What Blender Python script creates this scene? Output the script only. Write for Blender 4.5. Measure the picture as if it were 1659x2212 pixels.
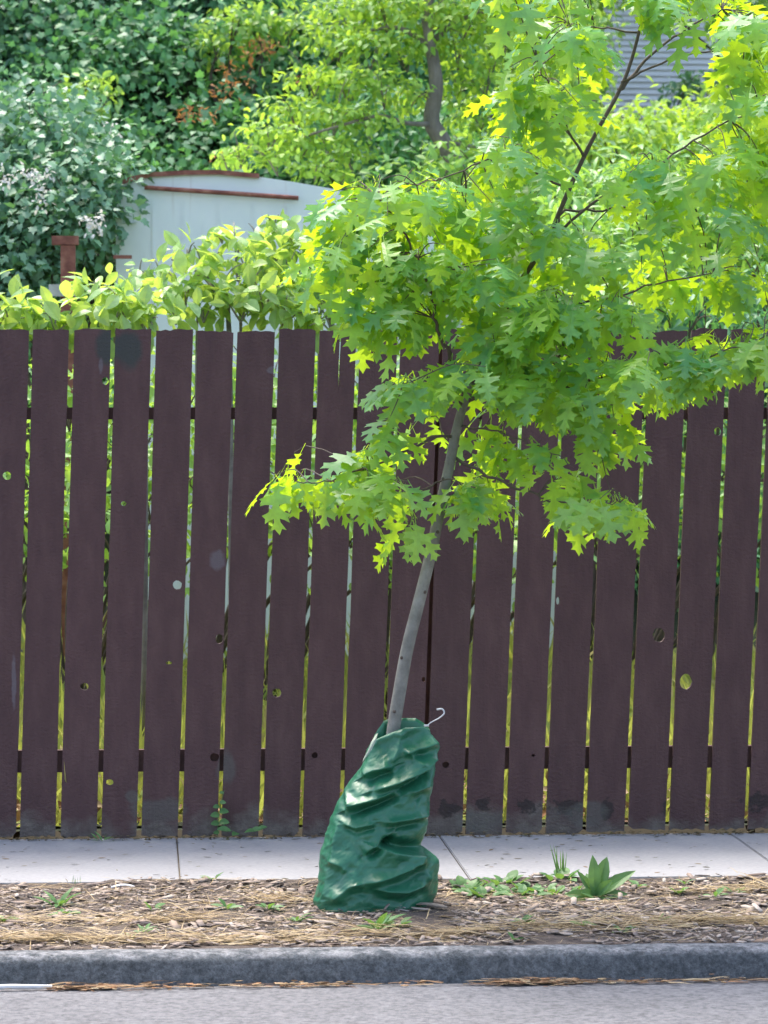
import bpy, bmesh, math, random
import numpy as np
from mathutils import Vector, Matrix
from mathutils.geometry import tessellate_polygon

# ------------------------------------------------------------------ camera, light
for o in list(bpy.data.objects):
    bpy.data.objects.remove(o)
scene = bpy.context.scene
COL = scene.collection
R = math.radians

W_, H_ = 1659.0, 2212.0          # measuring grid used for layout
FPX = 7490.0
YAW, PITCH = R(4.0), R(1.668)
CAM = Vector((-13.0 * math.tan(YAW), -13.0, 1.6))
cam = bpy.data.cameras.new('camera')
cam.sensor_fit = 'VERTICAL'
cam.sensor_height = 36.0
cam.lens = FPX / H_ * 36.0
cam.clip_start = 0.1
cam.clip_end = 400
cam.dof.use_dof = True
cam.dof.focus_distance = 11.8
cam.dof.aperture_fstop = 8.0
camo = bpy.data.objects.new('camera', cam)
camo.location = CAM
camo.rotation_euler = (math.pi / 2 - PITCH, 0, -YAW)
COL.objects.link(camo)
scene.camera = camo

SUN_EL, SUN_AZ = R(66), R(-25)     # azimuth measured from +Y (behind the fence), negative = left
world = bpy.data.worlds.new('World')
scene.world = world
world.use_nodes = True
wn = world.node_tree.nodes
wl = world.node_tree.links
wn.clear()
wo = wn.new('ShaderNodeOutputWorld')
bg = wn.new('ShaderNodeBackground')
sk = wn.new('ShaderNodeTexSky')
sk.sky_type = 'NISHITA'
sk.sun_disc = False
sk.sun_elevation = SUN_EL
sk.sun_rotation = SUN_AZ
sk.air_density = 1.0
sk.dust_density = 4.0
sk.ozone_density = 0.6
bg.inputs['Strength'].default_value = 0.15
wl.new(sk.outputs[0], bg.inputs[0])
wl.new(bg.outputs[0], wo.inputs[0])

sun = bpy.data.lights.new('sun', 'SUN')
sun.energy = 1.5
sun.angle = R(22)
sun.color = (1.0, 0.95, 0.86)
suno = bpy.data.objects.new('sun', sun)
sd = Vector((math.sin(SUN_AZ) * math.cos(SUN_EL), math.cos(SUN_AZ) * math.cos(SUN_EL), math.sin(SUN_EL)))
suno.rotation_euler = sd.to_track_quat('Z', 'Y').to_euler()
suno.location = sd * 30
COL.objects.link(suno)

vs = scene.view_settings
vs.view_transform = 'Standard'
vs.look = 'None'
vs.gamma = 1.0
vs.use_curve_mapping = False
vs.exposure = 1.7
scene.cycles.max_bounces = 6
scene.cycles.diffuse_bounces = 3
scene.cycles.glossy_bounces = 2
scene.cycles.transmission_bounces = 4
scene.cycles.transparent_max_bounces = 8

# ------------------------------------------------------------------ layout helpers
FWD = Vector((math.sin(YAW) * math.cos(PITCH), math.cos(YAW) * math.cos(PITCH), -math.sin(PITCH)))
RGT = Vector((math.cos(YAW), -math.sin(YAW), 0))
UPV = RGT.cross(FWD)


def ray(px, py):
    return FWD + RGT * ((px - W_ / 2) / FPX) + UPV * ((H_ / 2 - py) / FPX)


def at(px, py, y):
    """world point at plan depth y seen at the measured grid position"""
    d = ray(px, py)
    return CAM + d * ((y - CAM.y) / d.y)


def atz(px, py, z=0.0):
    d = ray(px, py)
    return CAM + d * ((z - CAM.z) / d.z)


def vnoise(p, seed=0):
    """value noise, p (n,3) -> (n,) in 0..1"""
    p = np.asarray(p, dtype=np.float64)
    i = np.floor(p).astype(np.int64)
    f = p - i
    f = f * f * (3 - 2 * f)
    out = np.zeros(len(p))
    for dx in (0, 1):
        for dy in (0, 1):
            for dz in (0, 1):
                h = ((i[:, 0] + dx) * 374761393 + (i[:, 1] + dy) * 668265263 + (i[:, 2] + dz) * 2147483647 + seed * 974711) & 0x7fffffff
                h = ((h ^ (h >> 13)) * 1274126177) & 0x7fffffff
                h = (h ^ (h >> 16)) & 0xffff
                w = (f[:, 0] if dx else 1 - f[:, 0]) * (f[:, 1] if dy else 1 - f[:, 1]) * (f[:, 2] if dz else 1 - f[:, 2])
                out += w * h / 65535.0
    return out


def fbm(p, seed=0, oct=3):
    p = np.asarray(p, dtype=np.float64)
    a, s, t = 1.0, 0, 0
    for k in range(oct):
        s = s + a * vnoise(p * (2 ** k), seed + k * 7)
        t += a
        a *= 0.5
    return s / t


# ------------------------------------------------------------------ object helpers
def link(o, parent=None):
    COL.objects.link(o)
    if parent is not None:
        o.parent = parent
        if o.type == 'MESH':
            pass
    return o


def wloc(o):
    p = Vector(o.location)
    q = o.parent
    while q is not None:
        p += q.location
        q = q.parent
    return p


def tag(o, label=None, cat=None, group=None, kind=None):
    if label: o['label'] = label
    if cat: o['category'] = cat
    if group: o['group'] = group
    if kind: o['kind'] = kind
    return o


def empty(name, loc, label=None, cat=None, group=None):
    o = bpy.data.objects.new(name, None)
    o.empty_display_size = 0.1
    o.location = loc
    COL.objects.link(o)
    return tag(o, label, cat, group)


def mobj(name, verts, faces, mat, parent=None, smooth=False, origin=None):
    """one mesh object from world-space data; the origin goes to `origin` (default: base centre)"""
    v = np.asarray([tuple(p) for p in verts], dtype=np.float64) if not isinstance(verts, np.ndarray) else verts
    if origin is None:
        mn, mx = v.min(0), v.max(0)
        origin = Vector(((mn[0] + mx[0]) / 2, (mn[1] + mx[1]) / 2, mn[2]))
    v = v - np.array(origin)
    me = bpy.data.meshes.new(name)
    if isinstance(faces, np.ndarray) and faces.ndim == 2:
        n, k = faces.shape
        me.vertices.add(len(v))
        me.vertices.foreach_set('co', v.astype(np.float32).ravel())
        me.loops.add(n * k)
        me.loops.foreach_set('vertex_index', faces.astype(np.int32).ravel())
        me.polygons.add(n)
        me.polygons.foreach_set('loop_start', np.arange(0, n * k, k, dtype=np.int32))
        me.update(calc_edges=True)
    else:
        me.from_pydata([tuple(p) for p in v], [], faces)
    if smooth:
        me.polygons.foreach_set('use_smooth', [True] * len(me.polygons))
    me.validate()
    me.materials.append(mat)
    o = bpy.data.objects.new(name, me)
    COL.objects.link(o)
    o.location = Vector(origin)
    if parent is not None:
        o.parent = parent
        o.location = Vector(origin) - wloc(parent)
    return o


def inst(name, mesh, M, parent):
    """an object that shares mesh data, placed by a world matrix under an unrotated parent"""
    o = bpy.data.objects.new(name, mesh)
    COL.objects.link(o)
    o.parent = parent
    M = M.copy()
    M.translation = M.translation - wloc(parent)
    o.matrix_local = M
    return o


def tube(pts, radii, sides=7, cap=True):
    pts = [Vector(p) for p in pts]
    V, F = [], []
    n = len(pts)
    ref = Vector((0.31, 0.87, 0.2)).normalized()
    for i, p in enumerate(pts):
        t = (pts[min(i + 1, n - 1)] - pts[max(i - 1, 0)])
        t = t.normalized() if t.length > 1e-9 else Vector((0, 0, 1))
        a = t.cross(ref)
        if a.length < 1e-3: a = t.cross(Vector((1, 0, 0)))
        a.normalize()
        b = t.cross(a)
        r = radii[i] if hasattr(radii, '__len__') else radii
        for k in range(sides):
            th = 2 * math.pi * k / sides
            V.append(p + a * (r * math.cos(th)) + b * (r * math.sin(th)))
    for i in range(n - 1):
        for k in range(sides):
            k2 = (k + 1) % sides
            F.append((i * sides + k, i * sides + k2, (i + 1) * sides + k2, (i + 1) * sides + k))
    if cap:
        F.append(tuple(range(sides))[::-1])
        F.append(tuple((n - 1) * sides + k for k in range(sides)))
    return V, F


def merge(parts):
    V, F = [], []
    for v, f in parts:
        o = len(V)
        V.extend(v)
        F.extend([tuple(i + o for i in q) for q in f])
    return V, F


def smooth_path(pts, n=6):
    """Catmull-Rom through points"""
    P = [Vector(p) for p in pts]
    P = [P[0] * 2 - P[1]] + P + [P[-1] * 2 - P[-2]]
    out = []
    for i in range(1, len(P) - 2):
        for k in range(n):
            t = k / n
            a, b, c, d = P[i - 1], P[i], P[i + 1], P[i + 2]
            out.append(0.5 * ((2 * b) + (c - a) * t + (2 * a - 5 * b + 4 * c - d) * t * t + (3 * b - a - 3 * c + d) * t ** 3))
    out.append(P[-2])
    return out


def box(x0, x1, y0, y1, z0, z1):
    V = [(x0, y0, z0), (x1, y0, z0), (x1, y1, z0), (x0, y1, z0), (x0, y0, z1), (x1, y0, z1), (x1, y1, z1), (x0, y1, z1)]
    F = [(0, 3, 2, 1), (4, 5, 6, 7), (0, 1, 5, 4), (1, 2, 6, 5), (2, 3, 7, 6), (3, 0, 4, 7)]
    return V, F


# ------------------------------------------------------------------ materials
def new_mat(name):
    m = bpy.data.materials.new(name)
    m.use_nodes = True
    nt = m.node_tree
    nt.nodes.clear()
    out = nt.nodes.new('ShaderNodeOutputMaterial')
    return m, nt, out


def N(nt, t, **kw):
    n = nt.nodes.new(t)
    for k, v in kw.items():
        if k in n.inputs.keys():
            n.inputs[k].default_value = v
        else:
            setattr(n, k, v)
    return n


def noise_col(nt, vec, scale, stops, detail=5, rough=0.6):
    n = N(nt, 'ShaderNodeTexNoise')
    n.inputs['Scale'].default_value = scale
    n.inputs['Detail'].default_value = detail
    n.inputs['Roughness'].default_value = rough
    if vec is not None: nt.links.new(vec, n.inputs['Vector'])
    r = N(nt, 'ShaderNodeValToRGB')
    el = r.color_ramp.elements
    while len(el) < len(stops): el.new(0.5)
    for e, (p, c) in zip(el, stops):
        e.position = p
        e.color = (c[0], c[1], c[2], 1) if hasattr(c, '__len__') else (c, c, c, 1)
    nt.links.new(n.outputs['Fac'], r.inputs['Fac'])
    return r.outputs['Color'], n


def mixc(nt, fac, a, b, mode='MIX'):
    m = N(nt, 'ShaderNodeMix')
    m.data_type = 'RGBA'
    m.blend_type = mode
    for s, v in ((0, fac), (6, a), (7, b)):
        if hasattr(v, 'is_linked'): nt.links.new(v, m.inputs[s])
        elif s == 0: m.inputs[0].default_value = v
        else: m.inputs[s].default_value = (v[0], v[1], v[2], 1)
    return m.outputs[2]


def bump(nt, height, strength=0.3, dist=0.01):
    b = N(nt, 'ShaderNodeBump')
    b.inputs['Strength'].default_value = strength
    b.inputs['Distance'].default_value = dist
    nt.links.new(height, b.inputs['Height'])
    return b.outputs['Normal']


def surf_mat(name, stops, scale, rough=0.85, bscale=60, bstr=0.4, bdist=0.01, stops2=None, scale2=3, fac2=0.5, stretch=None, spec=0.3):
    m, nt, out = new_mat(name)
    tc = N(nt, 'ShaderNodeNewGeometry')
    vec = tc.outputs['Position']
    if stretch:
        mp = N(nt, 'ShaderNodeMapping')
        mp.inputs['Scale'].default_value = stretch
        nt.links.new(vec, mp.inputs['Vector'])
        vec = mp.outputs[0]
    c, _ = noise_col(nt, vec, scale, stops)
    if stops2:
        c2, _ = noise_col(nt, vec, scale2, stops2)
        c = mixc(nt, fac2, c, c2, 'MULTIPLY')
    p = N(nt, 'ShaderNodeBsdfPrincipled')
    p.inputs['Roughness'].default_value = rough
    p.inputs['Specular IOR Level'].default_value = spec
    nt.links.new(c, p.inputs['Base Color'])
    _, bn = noise_col(nt, vec, bscale, [(0, 0), (1, 1)])
    nt.links.new(bump(nt, bn.outputs['Fac'], bstr, bdist), p.inputs['Normal'])
    nt.links.new(p.outputs[0], out.inputs[0])
    return m


def leaf_mat(name, cols, trans, tfac=0.45, rough=0.45, spec=0.4):
    """cols: ramp stops of leaf albedo picked per leaf; trans: tint of light coming through"""
    m, nt, out = new_mat(name)
    oi = N(nt, 'ShaderNodeObjectInfo')
    ge = N(nt, 'ShaderNodeNewGeometry')
    add = N(nt, 'ShaderNodeMath', operation='ADD')
    nt.links.new(oi.outputs['Random'], add.inputs[0])
    nt.links.new(ge.outputs['Random Per Island'], add.inputs[1])
    fr = N(nt, 'ShaderNodeMath', operation='FRACT')
    nt.links.new(add.outputs[0], fr.inputs[0])
    r = N(nt, 'ShaderNodeValToRGB')
    el = r.color_ramp.elements
    while len(el) < len(cols): el.new(0.5)
    for i, (e, c) in enumerate(zip(el, cols)):
        e.position = i / (len(cols) - 1)
        e.color = (*c, 1)
    nt.links.new(fr.outputs[0], r.inputs['Fac'])
    c2, _ = noise_col(nt, ge.outputs['Position'], 22, [(0.3, 0.75), (0.7, 1.15)])
    col = mixc(nt, 0.6, r.outputs['Color'], c2, 'MULTIPLY')
    p = N(nt, 'ShaderNodeBsdfPrincipled')
    p.inputs['Roughness'].default_value = rough
    p.inputs['Specular IOR Level'].default_value = spec
    nt.links.new(col, p.inputs['Base Color'])
    t = N(nt, 'ShaderNodeBsdfTranslucent')
    lum = N(nt, 'ShaderNodeMapRange')
    lum.inputs['To Min'].default_value = .86
    lum.inputs['To Max'].default_value = 1.14
    sh = N(nt, 'ShaderNodeMath', operation='FRACT')
    m7 = N(nt, 'ShaderNodeMath', operation='MULTIPLY')
    m7.inputs[1].default_value = 7.31
    nt.links.new(fr.outputs[0], m7.inputs[0])
    nt.links.new(m7.outputs[0], sh.inputs[0])
    nt.links.new(sh.outputs[0], lum.inputs['Value'])
    lc = N(nt, 'ShaderNodeCombineColor')
    for i in range(3): nt.links.new(lum.outputs[0], lc.inputs[i])
    tt = mixc(nt, 1.0, mixc(nt, 1.0, trans, c2, 'MULTIPLY'), lc.outputs[0], 'MULTIPLY')
    nt.links.new(tt, t.inputs['Color'])
    mx = N(nt, 'ShaderNodeMixShader')
    mx.inputs[0].default_value = tfac
    nt.links.new(p.outputs[0], mx.inputs[1])
    nt.links.new(t.outputs[0], mx.inputs[2])
    nt.links.new(mx.outputs[0], out.inputs[0])
    return m


M = {}
M['oak'] = leaf_mat('oak_leaf', [(.07, .26, .10), (.11, .34, .12), (.08, .29, .14), (.17, .40, .07), (.24, .46, .06), (.09, .31, .15)], (.62, .86, .02), .48, .38, .4)
M['fig'] = leaf_mat('broad_leaf', [(.22, .43, .14), (.30, .49, .14), (.20, .39, .19), (.38, .53, .16)], (.58, .76, .10), .48, .38, .6)
M['ivy'] = leaf_mat('ivy_leaf', [(.07, .24, .105), (.10, .29, .125), (.14, .33, .15), (.08, .25, .09), (.22, .38, .23)], (.16, .40, .08), .34, .5, .4)
M['bramble'] = leaf_mat('bramble_leaf', [(.11, .28, .15), (.16, .33, .20), (.22, .37, .26), (.10, .26, .13)], (.16, .36, .10), .3, .45, .5)
M['locust'] = leaf_mat('tree_leaf', [(.21, .42, .08), (.27, .47, .08), (.18, .37, .09), (.35, .52, .10)], (.52, .74, .06), .45, .5, .4)
M['laurel'] = leaf_mat('laurel_leaf', [(.15, .37, .10), (.21, .42, .10), (.11, .31, .11), (.29, .48, .12)], (.40, .66, .07), .4, .4, .5)
M['bush'] = leaf_mat('bush_leaf', [(.19, .40, .11), (.25, .45, .12), (.16, .35, .13), (.32, .49, .10)], (.45, .68, .07), .42, .45, .45)
M['dead'] = leaf_mat('dead_leaf', [(.36, .16, .06), (.42, .22, .09), (.28, .13, .06)], (.5, .22, .06), .3, .7, .2)
M['flower'] = leaf_mat('white_flower', [(.62, .62, .60), (.7, .7, .66)], (.7, .7, .65), .3, .6, .2)
M['weed'] = leaf_mat('weed_leaf', [(.10, .24, .08), (.14, .28, .10), (.08, .20, .07)], (.22, .40, .06), .35, .5, .4)
M['grassy'] = leaf_mat('tall_grass_blade', [(.32, .40, .09), (.40, .41, .13), (.24, .36, .08), (.48, .38, .18), (.18, .30, .07)], (.48, .52, .10), .45, .6, .3)
M['straw'] = leaf_mat('dry_straw', [(.42, .31, .17), (.50, .40, .24), (.34, .24, .13), (.55, .46, .32)], (.4, .3, .15), .2, .7, .2)
M['gutter'] = leaf_mat('gutter_leaves', [(.40, .29, .16), (.20, .11, .06), (.45, .36, .23), (.30, .16, .08), (.16, .11, .08), (.38, .20, .10)], (.3, .2, .1), .1, .8, .2)
M['chips'] = leaf_mat('bark_chip', [(.25, .19, .16), (.36, .30, .26), (.16, .12, .10), (.46, .40, .35), (.29, .215, .165)], (.2, .15, .1), .03, .85, .15)
M['debris'] = leaf_mat('leaf_bits', [(.06, .055, .04), (.10, .09, .05), (.20, .13, .07), (.08, .09, .04)], (.2, .15, .1), .05, .85, .15)

M['bark'] = surf_mat('young_bark', [(.3, (.16, .15, .13)), (.55, (.24, .23, .20)), (.75, (.30, .29, .26))], 30, .8, 90, .5, .004, [(.35, .72), (.65, 1.12)], 4, .8, stretch=(1, 1, .8))
M['twig'] = surf_mat('twig_bark', [(.3, (.07, .055, .045)), (.7, (.13, .10, .08))], 40, .8, 120, .4, .002)
M['oldbark'] = surf_mat('old_bark', [(.3, (.12, .105, .085)), (.55, (.20, .18, .15)), (.75, (.27, .25, .21))], 14, .9, 45, .9, .02, stretch=(1, 1, .4))
M['asphalt'] = surf_mat('asphalt', [(.36, (.10, .10, .108)), (.5, (.155, .155, .165)), (.7, (.21, .21, .22))], 48, .85, 110, 1.0, .008, [(.3, .86), (.7, 1.08)], 1.6, .8)
M['concrete'] = surf_mat('sidewalk_concrete', [(.3, (.25, .25, .262)), (.7, (.315, .315, .327))], 55, .88, 160, .3, .003, [(.3, .86), (.5, 1.0), (.7, 1.06)], 2.4, .85)
M['joint'] = surf_mat('joint_dirt', [(.3, (.10, .085, .06)), (.7, (.16, .13, .09))], 40, .95, 90, .6, .006)
M['soil'] = surf_mat('soil', [(.3, (.075, .06, .052)), (.5, (.12, .095, .082)), (.7, (.18, .145, .12))], 30, .95, 70, 1.0, .02, [(.35, .8), (.65, 1.1)], 3, .7)
M['yard'] = surf_mat('yard_ground', [(.3, (.10, .13, .03)), (.6, (.20, .22, .06)), (.8, (.30, .26, .11))], 6, .95, 50, .8, .02)
M['hill'] = surf_mat('bank_soil', [(.3, (.015, .022, .012)), (.7, (.04, .05, .025))], 5, .95, 30, .8, .03)
M['rust'] = surf_mat('rusty_steel', [(.3, (.13, .045, .035)), (.5, (.24, .09, .065)), (.7, (.36, .17, .12))], 16, .8, 90, .4, .003)
M['flake'] = surf_mat('bark_flake', [(.3, (.22, .17, .13)), (.7, (.40, .33, .27))], 60, .9, stretch=(1, 4, 1))
M['strap'] = surf_mat('white_strap', [(.3, (.55, .54, .55)), (.7, (.7, .69, .68))], 50, .5)
M['paleboard'] = surf_mat('weathered_board', [(.3, (.38, .36, .33)), (.7, (.52, .50, .46))], 20, .9)
M['siding'] = surf_mat('lap_siding', [(.3, (.78, .77, .75)), (.7, (.84, .83, .81))], 9, .7)
M['roof'] = surf_mat('shingle_roof', [(.3, (.12, .11, .11)), (.7, (.2, .19, .185))], 25, .9)
M['rail'] = surf_mat('rail_wood', [(.3, (.055, .03, .026)), (.7, (.11, .06, .05))], 14, .85, 60, .4, .004)


def kerb_mat():
    m, nt, out = new_mat('kerb_concrete')
    ge = N(nt, 'ShaderNodeNewGeometry')
    pos = ge.outputs['Position']
    c, n1 = noise_col(nt, pos, 26, [(.3, (.055, .062, .068)), (.5, (.10, .112, .122)), (.7, (.17, .182, .195))], 9, .75)
    # chipped, worn pale arris: follows the edge line only, broken up by noise
    sx = N(nt, 'ShaderNodeSeparateXYZ')
    nt.links.new(pos, sx.inputs[0])
    mr = N(nt, 'ShaderNodeMapRange')
    mr.inputs['From Min'].default_value = -0.024
    mr.inputs['From Max'].default_value = -0.010
    nt.links.new(sx.outputs['Z'], mr.inputs['Value'])
    w, _ = noise_col(nt, pos, 16, [(.42, 0.05), (.6, 1)], 8, .75)
    mu = N(nt, 'ShaderNodeMath', operation='MULTIPLY')
    nt.links.new(mr.outputs[0], mu.inputs[0])
    nt.links.new(w, mu.inputs[1])
    c = mixc(nt, mu.outputs[0], c, (.34, .34, .35))
    big, _ = noise_col(nt, pos, 2.2, [(.3, .85), (.7, 1.12)])
    c = mixc(nt, .8, c, big, 'MULTIPLY')
    p = N(nt, 'ShaderNodeBsdfPrincipled')
    p.inputs['Roughness'].default_value = .9
    p.inputs['Specular IOR Level'].default_value = .2
    nt.links.new(c, p.inputs['Base Color'])
    pit, n3 = noise_col(nt, pos, 75, [(.36, .4), (.5, 1), (.66, 1.6)], 6, .8)
    c = mixc(nt, .75, c, pit, 'MULTIPLY')
    nt.links.new(c, p.inputs['Base Color'])
    nt.links.new(bump(nt, n3.outputs['Fac'], 1.0, .012), p.inputs['Normal'])
    nt.links.new(p.outputs[0], out.inputs[0])
    return m


M['kerb'] = kerb_mat()


def fence_mat():
    m, nt, out = new_mat('maroon_fence_paint')
    ge = N(nt, 'ShaderNodeNewGeometry')
    oi = N(nt, 'ShaderNodeObjectInfo')
    pos = ge.outputs['Position']
    mp = N(nt, 'ShaderNodeMapping')
    mp.inputs['Scale'].default_value = (1.6, 1.6, .5)
    nt.links.new(pos, mp.inputs['Vector'])
    c, _ = noise_col(nt, mp.outputs[0], 9, [(.3, (.066, .032, .033)), (.5, (.081, .040, .040)), (.72, (.100, .053, .051))], 6, .65)
    # board to board tone
    r = N(nt, 'ShaderNodeMapRange')
    r.inputs['To Min'].default_value = .92
    r.inputs['To Max'].default_value = 1.10
    nt.links.new(oi.outputs['Random'], r.inputs['Value'])
    cb = N(nt, 'ShaderNodeCombineColor')
    for i in range(3): nt.links.new(r.outputs[0], cb.inputs[i])
    c = mixc(nt, 1, c, cb.outputs[0], 'MULTIPLY')
    sx = N(nt, 'ShaderNodeSeparateXYZ')
    nt.links.new(pos, sx.inputs[0])
    # bare weathered wood along the splashed foot of the boards
    n2 = N(nt, 'ShaderNodeTexNoise')
    n2.inputs['Scale'].default_value = 5.5
    n2.inputs['Detail'].default_value = 6
    nt.links.new(pos, n2.inputs['Vector'])
    ad = N(nt, 'ShaderNodeMath', operation='MULTIPLY_ADD')
    nt.links.new(n2.outputs['Fac'], ad.inputs[0])
    ad.inputs[1].default_value = -0.34
    nt.links.new(sx.outputs['Z'], ad.inputs[2])
    mr = N(nt, 'ShaderNodeMapRange')
    mr.inputs['From Min'].default_value = -0.085
    mr.inputs['From Max'].default_value = -0.15
    nt.links.new(ad.outputs[0], mr.inputs['Value'])
    w, _ = noise_col(nt, pos, 22, [(.3, (.085, .070, .062)), (.7, (.165, .142, .122))])
    mf = N(nt, 'ShaderNodeMath', operation='MULTIPLY')
    nt.links.new(mr.outputs[0], mf.inputs[0])
    mf.inputs[1].default_value = .8
    c = mixc(nt, mf.outputs[0], c, w)

    def blotch(c, cx, cz, rx, rz, col, amt, jag=.9, sc=14):
        mp = N(nt, 'ShaderNodeMapping')
        mp.inputs['Location'].default_value = (-cx / rx, 0, -cz / rz)
        mp.inputs['Scale'].default_value = (1 / rx, 0, 1 / rz)
        nt.links.new(pos, mp.inputs['Vector'])
        ln = N(nt, 'ShaderNodeVectorMath', operation='LENGTH')
        nt.links.new(mp.outputs[0], ln.inputs[0])
        nn = N(nt, 'ShaderNodeTexNoise')
        nn.inputs['Scale'].default_value = sc
        nn.inputs['Detail'].default_value = 5
        nt.links.new(pos, nn.inputs['Vector'])
        a = N(nt, 'ShaderNodeMath', operation='MULTIPLY_ADD')
        nt.links.new(nn.outputs['Fac'], a.inputs[0])
        a.inputs[1].default_value = jag * 2
        nt.links.new(ln.outputs['Value'], a.inputs[2])
        q = N(nt, 'ShaderNodeMapRange')
        q.inputs['From Min'].default_value = 1.0 + jag + .15
        q.inputs['From Max'].default_value = 1.0 + jag - .25
        q.inputs['To Max'].default_value = amt
        nt.links.new(a.outputs[0], q.inputs['Value'])
        return mixc(nt, q.outputs[0], c, col)

    def b(c, px, py, rx, ry, col, amt, **k):
        w_ = at(px, py, 0)
        return blotch(c, w_.x, w_.z, rx / 576, ry / 576, col, amt, **k)
    for px, py, rx, ry in ((232, 750, 26, 38), (278, 755, 30, 42)):
        c = b(c, px, py, rx, ry, (.035, .045, .042), .85, jag=.35, sc=25)
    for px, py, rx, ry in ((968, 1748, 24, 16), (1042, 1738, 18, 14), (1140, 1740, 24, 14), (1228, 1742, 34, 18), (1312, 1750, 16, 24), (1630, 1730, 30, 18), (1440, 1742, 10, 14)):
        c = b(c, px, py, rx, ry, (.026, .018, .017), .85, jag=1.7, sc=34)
    for px, py, rx, ry in ((340, 1752, 60, 26), (1260, 1760, 60, 30), (1030, 1775, 60, 24), (285, 1720, 14, 12), (490, 1660, 20, 40)):
        c = b(c, px, py, rx, ry, (.10, .095, .085), .6, jag=.8, sc=12)
    for px, py, rx, ry in ((218, 792, 5, 16), (470, 1210, 18, 22), (30, 1470, 5, 60), (590, 800, 14, 8)):
        c = b(c, px, py, rx, ry, (.17, .16, .18), .45, jag=.6, sc=30)
    p = N(nt, 'ShaderNodeBsdfPrincipled')
    p.inputs['Roughness'].default_value = .62
    p.inputs['Specular IOR Level'].default_value = .35
    nt.links.new(c, p.inputs['Base Color'])
    # rough-sawn surface: fine cross cuts plus grain
    mp2 = N(nt, 'ShaderNodeMapping')
    mp2.inputs['Scale'].default_value = (70, 40, 95)
    nt.links.new(pos, mp2.inputs['Vector'])
    _, s1 = noise_col(nt, mp2.outputs[0], 1.0, [(0, 0), (1, 1)], 4)
    mp3 = N(nt, 'ShaderNodeMapping')
    mp3.inputs['Scale'].default_value = (34, 1, 1.6)
    nt.links.new(pos, mp3.inputs['Vector'])
    _, s2 = noise_col(nt, mp3.outputs[0], 1.0, [(0, 0), (1, 1)], 4)
    am = N(nt, 'ShaderNodeMath', operation='ADD')
    nt.links.new(s1.outputs['Fac'], am.inputs[0])
    nt.links.new(s2.outputs['Fac'], am.inputs[1])
    nt.links.new(bump(nt, am.outputs[0], .6, .008), p.inputs['Normal'])
    nt.links.new(p.outputs[0], out.inputs[0])
    return m


M['fence'] = fence_mat()


def bag_mat():
    m, nt, out = new_mat('green_bag_plastic')
    ge = N(nt, 'ShaderNodeNewGeometry')
    pos = ge.outputs['Position']
    c, n1 = noise_col(nt, pos, 9, [(.3, (.014, .115, .060)), (.55, (.022, .145, .076)), (.75, (.045, .185, .10))], 6, .65)
    d, _ = noise_col(nt, pos, 26, [(.55, 0), (.8, .55)], 6, .7)
    c = mixc(nt, d, c, (.12, .24, .16))
    p = N(nt, 'ShaderNodeBsdfPrincipled')
    p.inputs['Roughness'].default_value = .36
    p.inputs['Specular IOR Level'].default_value = .5
    rr, _ = noise_col(nt, pos, 14, [(.3, .28), (.7, .5)])
    nt.links.new(rr, p.inputs['Roughness'])
    nt.links.new(c, p.inputs['Base Color'])
    _, s = noise_col(nt, pos, 40, [(0, 0), (1, 1)], 4)
    nt.links.new(bump(nt, s.outputs['Fac'], .2, .005), p.inputs['Normal'])
    nt.links.new(p.outputs[0], out.inputs[0])
    return m


M['bag'] = bag_mat()
M['lining'] = surf_mat('bag_lining', [(.3, (.30, .36, .28)), (.7, (.42, .47, .36))], 30, .6)


def trailer_mat():
    m, nt, out = new_mat('pale_painted_metal')
    ge = N(nt, 'ShaderNodeNewGeometry')
    pos = ge.outputs['Position']
    c, _ = noise_col(nt, pos, 4, [(.3, (.70, .76, .73)), (.7, (.79, .82, .79))], 5)
    mp = N(nt, 'ShaderNodeMapping')
    mp.inputs['Scale'].default_value = (14, 14, .8)
    nt.links.new(pos, mp.inputs['Vector'])
    d, _ = noise_col(nt, mp.outputs[0], 1.0, [(.58, 0), (.78, .5)], 4)
    c = mixc(nt, d, c, (.42, .35, .27))
    p = N(nt, 'ShaderNodeBsdfPrincipled')
    p.inputs['Roughness'].default_value = .5
    nt.links.new(c, p.inputs['Base Color'])
    nt.links.new(p.outputs[0], out.inputs[0])
    return m


M['trailer'] = trailer_mat()

# ------------------------------------------------------------------ ground, road, sidewalk
rng = np.random.default_rng(7)
random.seed(11)
Y_KERB_IN, Y_KERB_TOP, Y_KERB_FOOT = -2.64, -2.785, -2.825
Z_ROAD = -0.095


def grid(x0, x1, nx, y0, y1, ny, zf):
    xs = np.linspace(x0, x1, nx)
    ys = np.linspace(y0, y1, ny)
    X, Y = np.meshgrid(xs, ys)
    P = np.stack([X.ravel(), Y.ravel(), np.zeros(X.size)], 1)
    P[:, 2] = zf(P)
    i = np.arange(nx * ny).reshape(ny, nx)
    F = np.stack([i[:-1, :-1].ravel(), i[:-1, 1:].ravel(), i[1:, 1:].ravel(), i[1:, :-1].ravel()], 1)
    return P, F


P, F = grid(-60, 60, 121, -60, Y_KERB_FOOT + .02, 60, lambda p: Z_ROAD + 0.02 * (1 - np.exp((p[:, 1] + 2.8) * .5)))
tag(mobj('road', P, F, M['asphalt'], smooth=True), kind='structure')


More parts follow.
